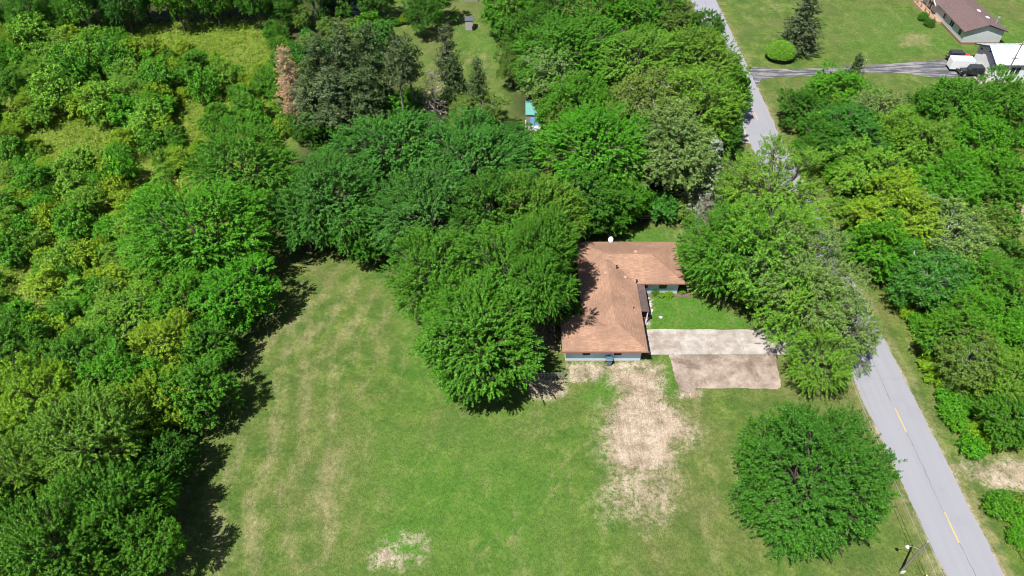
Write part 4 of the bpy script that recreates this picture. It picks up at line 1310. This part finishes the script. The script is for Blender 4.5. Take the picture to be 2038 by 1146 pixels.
def tint(name, rnd, amt=0.12):
    t_ = TINT[name]; k = 1 + rnd.uniform(-amt, amt)
    return tuple(c * k * (1 + rnd.uniform(-0.06, 0.06)) for c in t_)


RT = random.Random(11)
PLACED = []


def tree(kind, u, v, w, h, tn, label, lift=0.0, group=None):
    pr = P[kind][0]
    zc = pr['zc'] / pr['H'] * h + lift
    x, y = at(u, v, zc)
    r = px_to_m(u, v, zc, w / 2)
    PLACED.append((x, y, r))
    return plant_at(kind, x, y, r, h, tint(tn, RT, 0.06), label, group, RT, lift)


TREES = [
    # --- left edge of the lawn
    ('maple', 480, 335, 200, 11.5, 'mid', 'dense maple at the lawn top left corner beside the shaded gap'),
    ('maple', 405, 465, 265, 13, 'bright', 'largest maple on the left lawn edge, casting the widest spiky shadow'),
    ('round', 475, 585, 150, 9, 'bright', 'green tree at the tip of the wood jutting into the left lawn'),
    ('round', 360, 600, 150, 8, 'bright', 'rounded green tree just behind the jutting lawn edge tree'),
    ('round', 330, 690, 140, 8, 'yellow', 'yellow-green tree above the lower left lawn edge shadow'),
    ('round', 255, 640, 150, 7.5, 'light', 'pale green tree inside the left wood, level with the house roof'),
    ('round', 415, 690, 110, 7, 'mid', 'small green tree by the pale grass notch on the left lawn edge'),
    ('round', 390, 780, 135, 8.5, 'mid', 'dark green tree on the left lawn edge below the notch'),
    ('round', 310, 800, 130, 8.5, 'yellow', 'yellow-green tree beside the dark hollow of the lower left wood'),
    ('round', 240, 760, 150, 9, 'bright', 'bright green tree in the middle of the lower left wood'),
    ('maple', 175, 880, 235, 12.5, 'light', 'big pale green maple in the lower left wood'),
    ('round', 330, 915, 110, 7, 'deep', 'small shaded tree below the dark hollow on the left lawn edge'),
    ('maple', 225, 1020, 200, 11, 'mid', 'feathery maple near the bottom left corner above the last shadow'),
    ('maple', 110, 1100, 250, 12.5, 'mid', 'big maple in the bottom left corner of the picture'),
    ('round', 290, 1085, 140, 9, 'mid', 'tree whose shadow falls on the lawn at the bottom left'),
    ('round', 300, 990, 110, 7.5, 'bright', 'small bright tree filling the gap on the bottom left lawn edge'),
    ('maple', 40, 950, 190, 11, 'light', 'pale maple at the left edge of the picture near the bottom'),
    ('round', 80, 800, 170, 10, 'yellow', 'yellow-topped tree at the left edge below the scrub'),
    ('round', 160, 720, 150, 8.5, 'mid', 'green tree where the lower left wood meets the scrub'),
    ('round', -30, 1060, 170, 11, 'mid', 'maple cut by the left picture edge near the bottom corner'),
    ('round', 10, 700, 150, 9, 'mid', 'green tree at the left picture edge beside the scrub'),
    # --- centre grove
    ('maple', 660, 400, 215, 12.5, 'blue', 'dark blue-green maple at the top of the lawn, left in the grove'),
    ('round', 605, 440, 120, 9, 'blue', 'smaller dark tree at the left foot of the grove'),
    ('round', 720, 470, 110, 8, 'deep', 'low dark tree on the lawn top edge below the left grove maple'),
    ('maple', 785, 305, 220, 11.5, 'blue', 'blue-green maple at the back left of the grove below the pines'),
    ('maple', 945, 325, 235, 12, 'blue', 'blue-green maple at the back of the grove below the dead grey tree'),
    ('maple', 860, 430, 225, 13, 'blue', 'dark maple in the heart of the grove'),
    ('maple', 990, 430, 220, 13, 'deep', 'dark green maple in the heart of the grove, right of its darkest hollow'),
    ('maple', 1080, 432, 170, 13, 'light', 'light yellow-green tree at the right of the grove above the house'),
    ('maple', 870, 545, 210, 12, 'mid', 'green maple over the upper lawn at the left front of the grove'),
    ('maple', 1025, 545, 235, 13.5, 'mid', 'broad green maple overhanging the left side of the red roof'),
    ('maple', 955, 680, 250, 12.5, 'mid', 'big front maple of the grove reaching down beside the picket fence'),
    ('maple', 1072, 572, 135, 9, 'mid', 'feathery green tree right against the left garage eave', 5.5),
    ('maple', 1084, 492, 140, 10, 'mid', 'tall green tree shading the upper left corner of the red roof', 6.5),
    ('round', 905, 615, 140, 10.5, 'mid', 'green tree on the lawn side of the front grove maple'),
    ('round', 960, 735, 150, 8, 'deep', 'lowest dark foliage tree at the front tip of the grove'),
    # --- behind the house
    ('maple', 1185, 300, 235, 13.5, 'bright', 'vivid green maple behind the house, right of the teal shed'),
    ('round', 1180, 395, 160, 9.5, 'deep', 'dark tree low behind the back lawn, under the vivid maple'),
    ('round', 1240, 400, 110, 7.5, 'bright', 'small bright tree whose shadow touches the back lawn'),
    ('round', 1335, 305, 190, 13.5, 'pale', 'grey-green tree left of the shaded road bend'),
    ('sapling', 1315, 410, 60, 5, 'blue', 'small blue-green sapling at the back lawn fence'),
    ('shrub', 1362, 420, 60, 3, 'olive', 'olive shrub at the right end of the back lawn'),
    ('grey', 1400, 415, 55, 5, 'ash', 'bare grey brush at the right end of the back lawn'),
    ('spruce', 1412, 350, 85, 12, 'silver', 'pale silver spruce left of the big roadside tree'),
    ('round', 1392, 220, 160, 13.5, 'light', 'light tree beside the road, left of the yellow dash'),
    ('maple', 1378, 125, 180, 12.5, 'light', 'light green maple beside the road across from the driveway mouth'),
    ('maple', 1270, 130, 200, 12.5, 'light', 'light green maple in front of the hidden tan roof'),
    ('airy', 1290, 215, 170, 13, 'olive', 'thin olive tree with visible limbs among the back maples'),
    ('maple', 1130, 110, 220, 13, 'mid', 'large green maple at the right of the far lawn'),
    ('airy', 1098, 150, 115, 11, 'pale', 'pale drooping tree leaning over the teal shed'),
    ('round', 1155, 205, 130, 11, 'mid', 'green tree with dark limbs right of the teal shed'),
    ('sapling', 1088, 232, 46, 6, 'mid', 'leafy sapling hiding the right half of the teal shed'),
    ('round', 1060, 70, 110, 11, 'deep', 'dark tree shading the pickup truck on the far lawn'),
    ('round', 1405, 62, 80, 8, 'deep', 'dark round tree beside the road near the top edge'),
    ('round', 1345, 42, 100, 9, 'olive', 'olive tree left of the dark roadside tree near the top edge'),
    ('round', 1290, 25, 120, 10, 'mid', 'green tree behind the hidden tan roof'),
    ('round', 1200, 15, 120, 11, 'bright', 'bright tree at the top edge left of the hidden tan roof'),
    ('round', 1110, 15, 130, 12, 'deep', 'dark tree at the top edge above the large far lawn maple'),
    ('round', 1010, 15, 120, 12, 'mid', 'green tree at the top edge above the dark pickup'),
    ('round', 1462, 175, 60, 9, 'light', 'small light tree leaning over the road at the driveway mouth'),
    ('round', 868, -8, 80, 10, 'mid', 'tree at the top edge left of the pale blue house'),
    ('round', 838, 28, 66, 8.5, 'deep', 'dark tree at the top edge over the far lawn'),
    ('shrub', 803, 38, 20, 2, 'yellow', 'small yellow shrub at the end of the far hedge'),
    ('round', 745, -12, 80, 10, 'deep', 'dark tree at the top edge between the pines and far lawn'),
    # --- pines
    ('brown', 578, 165, 62, 12.5, 'rust', 'dead rust-brown spruce left of the dark pines'),
    ('pine', 638, 140, 84, 16, 'needle', 'dark pine right beside the dead rust-brown spruce'),
    ('pine', 688, 120, 84, 17, 'grey', 'grey-green pine in the middle of the pine row'),
    ('pine', 740, 118, 76, 17, 'needle', 'dark pine at the right of the dense pine row'),
    ('pine', 662, 190, 84, 13, 'grey', 'shorter grey pine at the front of the dense pine row'),
    ('pine', 725, 190, 80, 13, 'needle', 'shorter dark pine at the front right of the dense pine row'),
    ('pine', 615, 195, 80, 11, 'grey', 'low grey pine next to the foot of the dead spruce'),
    ('tallpine', 790, 120, 58, 17, 'grey', 'slim bare-stemmed pine left of the far lawn, left of the pair'),
    ('tallpine', 812, 115, 56, 16, 'needle', 'slim bare-stemmed pine left of the far lawn, right of the pair'),
    ('pine', 890, 110, 52, 15, 'grey', 'tall grey pine standing against the far lawn'),
    ('pine', 905, 150, 50, 11, 'needle', 'dark pine below the tall grey pine on the far lawn'),
    ('pine', 950, 165, 46, 12, 'needle', 'single dark pine at the right of the pine group'),
    ('grey', 862, 195, 85, 10.5, 'ash', 'dead bare grey tree at the front of the pine group'),
    ('airy', 945, 225, 110, 7, 'olive', 'brownish olive thicket tree right of the dead grey tree'),
    ('round', 640, 240, 100, 6.5, 'deep', 'dark bush tree below the dense pine row'),
    ('sapling', 830, 215, 70, 6, 'mid', 'green sapling between bare pine stems and dead grey tree'),
    ('sapling', 770, 225, 90, 6, 'mid', 'green sapling at the foot of the dense pine row'),
    ('sapling', 905, 190, 50, 5, 'bright', 'bright sapling right of the dead grey tree'),
    ('sapling', 735, 48, 55, 4.5, 'mid', 'sapling by the blue pickup at the top of the pine row'),
    # --- big trees by the road
    ('open', 1540, 385, 235, 13, 'light', 'big pale tree overhanging the road above the driveway'),
    ('maple', 1455, 500, 180, 12.5, 'mid', 'big green tree right of the front lawn and house'),
    ('open', 1530, 500, 240, 14, 'light', 'silvery open tree left of the road, middle right'),
    ('open', 1605, 560, 215, 13, 'pale', 'silvery tree overhanging the road in the middle right'),
    ('open', 1680, 662, 135, 9, 'pale', 'lowest silvery branches reaching across the road past the driveway'),
    ('open', 1590, 610, 170, 10, 'light', 'light green tree over the end of the driveway'),
    ('open', 1630, 718, 125, 8, 'light', 'ragged small tree hanging down at the driveway corner by the road'),
    ('dense', 1612, 950, 305, 14, 'deep', 'huge round maple standing alone at the bottom right of the lawn'),
    # --- right of the road
    ('round', 1605, 215, 110, 6.5, 'deep', 'dark thicket tree nearest the road below the driveway mouth'),
    ('round', 1660, 180, 125, 7.5, 'bright', 'rounded bright tree left of the dark cedar'),
    ('cedar', 1697, 155, 42, 7.5, 'needle', 'dark pointed cedar at the patched driveway'),
    ('airy', 1745, 225, 110, 8.5, 'pale', 'thin tree with white limbs on the right of the road'),
    ('round', 1690, 260, 150, 8.5, 'blue', 'blue-green tree left of the white-limbed thin tree'),
    ('round', 1640, 285, 110, 7.5, 'deep', 'dark tree leaning to the road right of the shaded bend'),
    ('round', 1780, 270, 100, 9.5, 'light', 'tree with pale blossom top right of the white-limbed tree'),
    ('sapling', 1822, 215, 50, 5, 'deep', 'lone dark sapling on the right hand lawn'),
    ('round', 1900, 210, 125, 11, 'mid', 'tall green tree nearest the black off-road car'),
    ('round', 1990, 200, 110, 10.5, 'mid', 'green tree at the right edge below the red tractor'),
    ('round', 1850, 300, 130, 10, 'light', 'light green tree at the middle of the right wood top'),
    ('round', 1955, 300, 150, 12, 'bright', 'bright tall tree near the right edge above the dry clearing'),
    ('round', 1890, 370, 140, 10, 'bright', 'bright green tree above the dry clearing on the right'),
    ('round', 1990, 370, 110, 9, 'mid', 'green tree at the right edge just above the dry clearing'),
    ('round', 1730, 350, 150, 9, 'light', 'light green roadside tree opposite the big pale tree'),
    ('round', 1785, 430, 165, 10, 'yellow', 'yellow-topped tree right of the road'),
    ('round', 1755, 490, 140, 8.5, 'bright', 'bright tree below the yellow-topped one beside the verge'),
    ('airy', 1890, 470, 170, 9.5, 'pale', 'grey-green thin tree with pale limbs in the right wood'),
    ('airy', 1855, 560, 150, 8.5, 'blue', 'blue-green thin tree below the pale-limbed one'),
    ('round', 1960, 560, 140, 8.5, 'mid', 'green tree between the two dry clearings at the right edge'),
    ('round', 1955, 640, 110, 8, 'bright', 'bright leafy tree left of the lower dry clearing'),
    ('round', 1900, 660, 120, 8, 'mid', 'green tree in the lower right wood beside the shrubs'),
    ('airy', 1935, 720, 130, 7.5, 'olive', 'olive thin tree in the lower right wood'),
    ('round', 2010, 760, 120, 7.5, 'light', 'light tree at the right edge below the dry clearing'),
    ('round', 2010, 840, 100, 7, 'mid', 'green tree at the right edge above the dirt track'),
    # --- upper right lawn
    ('spruce', 1603, 35, 82, 12.5, 'grey', 'tall grey-green spruce on the upper right lawn'),
    ('dome', 1555, 97, 56, 3.3, 'light', 'clipped dome topiary below the grey-green spruce'),
]
for k, (kd, u, v, w, h, tn, lb, *lf) in enumerate(TREES):
    tree(kd, u, v, w, h, tn, lb, *lf)

# two bushes before the long house, hedge along the far lawn, bed plants at the house
for (u, v, w, h, tn, lb) in (
    (1838, 33, 22, 1.6, 'deep', 'dark bush before the long house porch, upper of two'),
    (1850, 45, 22, 1.5, 'deep', 'dark bush before the long house porch, lower of two'),
    (1304, 582, 14, 0.8, 'mid', 'small green plant nearest the porch in the house bed'),
    (1316, 587, 14, 0.6, 'yellow', 'low yellow-green plant in the middle of the house bed'),
    (1331, 586, 18, 0.7, 'lime', 'widest pale plant in the bed under the house window'),
    (1357, 579, 14, 0.7, 'light', 'pale plant at the outer corner of the house bed'),
    (755, 42, 22, 1.6, 'deep', 'leftmost clump of the low hedge across the far lawn'),
    (772, 43, 24, 1.5, 'mid', 'middle clump of the low hedge across the far lawn'),
    (788, 43, 22, 1.4, 'deep', 'right clump of the low hedge across the far lawn'),
    (1985, 1005, 60, 2.2, 'mid', 'shrub just below the dirt track at the right edge'),
):
    tree('shrub', u, v, w, h, tn, lb)

x, y = at(1330, 586)
tag(MB().prism([(x - 3.2, y - 0.3), (x + 2.9, y - 0.45), (x + 3.0, 63.95), (x - 3.2, 63.95)], 'z', -0.02, 0.05).build('flower_bed', 'soil'), kind='structure')


# ---------------------------------------------------------------- woodland and scrub fill, each plant its own object
ORD = ['leftmost', 'second', 'third', 'fourth', 'fifth', 'sixth', 'seventh', 'eighth', 'ninth', 'tenth', 'eleventh', 'twelfth', 'thirteenth', 'fourteenth', 'fifteenth', 'sixteenth', 'seventeenth', 'eighteenth', 'nineteenth', 'twentieth']
WORD = dict(mid='green', deep='dark green', blue='blue-green', bright='bright green', light='light green', yellow='yellow-green', olive='olive', pale='grey-green', lime='lime green')


def fill(poly, spacing, kinds, rmin, rmax, hk, tints, label, group, avoid=1.0, openings=(), seed=1, limit=400, tall=1.0):
    rnd = random.Random(seed)
    rng = np.random.default_rng(seed)
    pw = poly_w(poly)
    xs_, ys_ = [q[0] for q in pw], [q[1] for q in pw]
    X = rng.uniform(min(xs_), max(xs_), 9000); Y = rng.uniform(min(ys_), max(ys_), 9000)
    ok = inside(pw, X, Y)
    for q in openings: ok &= ~inside(poly_w(q), X, Y)
    for a, c, r in PLACED: ok &= (X - a) ** 2 + (Y - c) ** 2 > (r * avoid) ** 2
    got = []
    for x, y in zip(X[ok], Y[ok]):
        r = rnd.uniform(rmin, rmax)
        if got:
            g = np.array(got)
            if ((x - g[:, 0]) ** 2 + (y - g[:, 1]) ** 2 < (spacing * (0.55 + 0.25 * (r + g[:, 2]) / rmax)) ** 2).any(): continue
        got.append((float(x), float(y), r))
        if len(got) >= limit: break
    rows = {}
    g = sorted(q[1] for q in got)
    cut = (g[len(g) // 3], g[2 * len(g) // 3]) if len(g) > 12 else (1e9, 1e9)
    for x, y, r in got:
        kd = rnd.choice(kinds); tn = rnd.choice(tints)
        row = '' if len(g) <= 12 else 'front row, ' if y < cut[0] else 'middle row, ' if y < cut[1] else 'back row, '
        rows.setdefault((kd, tn, row), []).append((x / (y + 40), x, y, r))
    for (kd, tn, row), lst in rows.items():
        lst.sort()
        seen = [SERIAL[0] + 1 + k not in HIDDEN for k in range(len(lst))]
        for k, (_, x, y, r) in enumerate(lst):
            i = sum(seen[:k])
            o_ = '' if sum(seen) == 1 else ORD[i] if i == 0 else ORD[min(i, 19)] + ' from left'
            lb = '%s %s %s, %s%s' % (WORD[tn], NAME[kd].replace('_', ' '), label, row, o_)
            plant_at(kd, x, y, r, hk * r * rnd.uniform(0.8, 1.25) * tall, tint(tn, rnd, 0.12), lb.rstrip(', '), group, rnd)
    return got


OPEN = [[(370, 85), (480, 75), (560, 90), (560, 150), (470, 160), (380, 110)], [(320, 205), (400, 200), (425, 250), (400, 285), (330, 275)],
        [(70, 255), (200, 245), (250, 300), (230, 340), (90, 335)], [(0, 520), (90, 540), (110, 640), (0, 640)], [(240, 300), (300, 280), (320, 400), (270, 420)]]
fill([(-60, 100), (190, 95), (300, 130), (330, 200), (330, 300), (200, 250), (60, 300), (-60, 320)], 4.2, ['sapling', 'sapling', 'round'], 2.0, 3.6, 2.0, ['mid', 'bright', 'mid', 'light', 'yellow'], 'in the thicket, upper left', 'thicket plants at the upper left', 0.6, OPEN, 3)
fill([(300, 120), (560, 80), (590, 200), (570, 270), (420, 300), (330, 300)], 3.9, ['sapling', 'sapling', 'shrub'], 1.3, 2.7, 1.9, ['mid', 'light', 'yellow', 'mid'], 'in the meadow left of the dead spruce', 'scrub around the upper meadow', 0.55, OPEN, 4)
fill([(-60, 320), (90, 300), (330, 290), (430, 290), (340, 380), (290, 480), (270, 560), (-60, 520)], 3.1, ['sapling', 'sapling', 'shrub'], 1.2, 2.5, 1.8, ['mid', 'light', 'yellow', 'light', 'bright'], 'in the scrub left of the largest maple', 'scrub left of the largest maple', 0.6, OPEN, 5)
fill([(-60, 520), (300, 540), (280, 640), (250, 700), (-60, 700)], 2.9, ['sapling', 'shrub', 'sapling'], 1.1, 2.4, 1.8, ['mid', 'light', 'bright', 'light', 'yellow'], 'in the scrub at the middle left edge', 'scrub at the middle left edge', 0.6, OPEN, 6)
fill([(-60, 700), (300, 700), (340, 800), (330, 900), (300, 1000), (320, 1130), (-60, 1160)], 4.0, ['sapling', 'round'], 1.8, 3.0, 2.2, ['light', 'bright', 'yellow'], 'in the lower left wood', 'undergrowth in the lower left wood', 0.5, (), 7)
fill([(-60, -25), (690, -25), (690, 40), (560, 62), (300, 66), (100, 85), (-60, 95)], 5.0, ['round', 'round', 'maple', 'airy'], 3.2, 5.2, 2.9, ['deep', 'mid', 'blue', 'deep', 'mid'], 'in the top left forest', 'forest trees along the top left edge', 0.7, (), 8)
fill(CENTRE, 6.5, ['sapling', 'round'], 2.0, 3.2, 2.2, ['blue', 'deep'], 'deep in the central grove', 'understorey in the central grove', 0.45, (), 9)
fill(BACKW, 7.0, ['round', 'sapling'], 2.2, 3.6, 2.3, ['mid', 'olive', 'deep'], 'in the wood behind the house', 'understorey behind the house', 0.5, [[(1170, 30), (1330, 30), (1330, 95), (1170, 95)]], 10)
fill([(1590, 230), (1650, 190), (1760, 230), (1880, 210), (2090, 210), (2090, 380), (2000, 400), (2000, 480), (2000, 600), (1990, 720), (2090, 730), (2090, 890), (1990, 890), (1950, 800), (1880, 650), (1770, 520), (1690, 420), (1630, 330)], 3.7, ['sapling', 'sapling', 'round'], 1.6, 3.0, 2.1, ['mid', 'light', 'bright', 'deep', 'olive'], 'in the wood right of the road', 'undergrowth right of the road', 0.55, (), 12)
fill([(1775, 590), (1830, 600), (1905, 700), (1950, 800), (1990, 890), (1925, 905), (1885, 830), (1830, 720)], 1.6, ['shrub'], 0.9, 1.5, 1.4, ['lime', 'yellow', 'bright', 'bright'], 'in the bushes along the right verge', 'shrubs along the right verge', 0.3, (), 13)
fill([(1985, 990), (2090, 985), (2090, 1160), (2050, 1150), (2010, 1080)], 1.8, ['shrub'], 0.9, 1.5, 1.4, ['bright', 'mid'], 'in the bottom right corner bushes', 'bushes at the bottom right corner', 0.3, (), 14)
fill(PINES, 4.0, ['sapling', 'shrub'], 1.3, 2.4, 1.9, ['deep', 'olive', 'blue'], 'under the pines', 'understorey below the pines', 0.35, [[(815, 40), (1000, 40), (1010, 260), (830, 200)]], 15)


# ---------------------------------------------------------------- uncountable low growth
def cover(name, label, poly, n, h, size, tint_c, seed, openings=(), inside_only=None, leaf_n=9, spread=0.28):
    rng = np.random.default_rng(seed)
    pw = poly_w(poly)
    xs_, ys_ = np.array([q[0] for q in pw]), np.array([q[1] for q in pw])
    k = int(n * 6)
    X = rng.uniform(xs_.min(), xs_.max(), k); Y = rng.uniform(ys_.min(), ys_.max(), k)
    ok = inside(pw, X, Y)
    X, Y = X[ok][:n], Y[ok][:n]
    S = len(X)
    pa = 0.5 + 0.5 * np.sin(X * 0.31 + 1.7 * np.sin(Y * 0.23)) * np.cos(Y * 0.27 + 1.3 * np.sin(X * 0.19))
    hh = h * (0.4 + 0.9 * rng.random(S)) * (0.6 + 0.8 * pa)
    p0 = np.stack([X, Y, np.zeros(S)], -1)
    d = nrm(np.stack([rng.normal(size=S) * 0.22, rng.normal(size=S) * 0.22, np.ones(S)], -1))
    me = leaf_mesh(name, rng, p0, d, hh, leaf_n, size, spread, mat='leaves', droop=0.0, up=1.0, spray_var=np.clip(0.45 * pa + rng.random(S) * 0.35, 0, 1))
    o = put(name, me); o.color = (*tint_c, 1)
    tag(o, label, 'weeds', kind='stuff')


cover('meadow_weeds', 'tall yellow-green weeds filling the meadow between the left scrub bushes', SCRUB, 19000, 0.9, 0.24, (0.125, 0.215, 0.016), 31)
cover('verge_weeds', 'tall green weeds under the trees right of the road', RIGHT, 6000, 0.7, 0.22, (0.10, 0.19, 0.016), 32)
cover('corner_weeds', 'low weeds between the bushes in the bottom right corner', RIGHT2, 700, 0.5, 0.2, (0.08, 0.16, 0.015), 33)
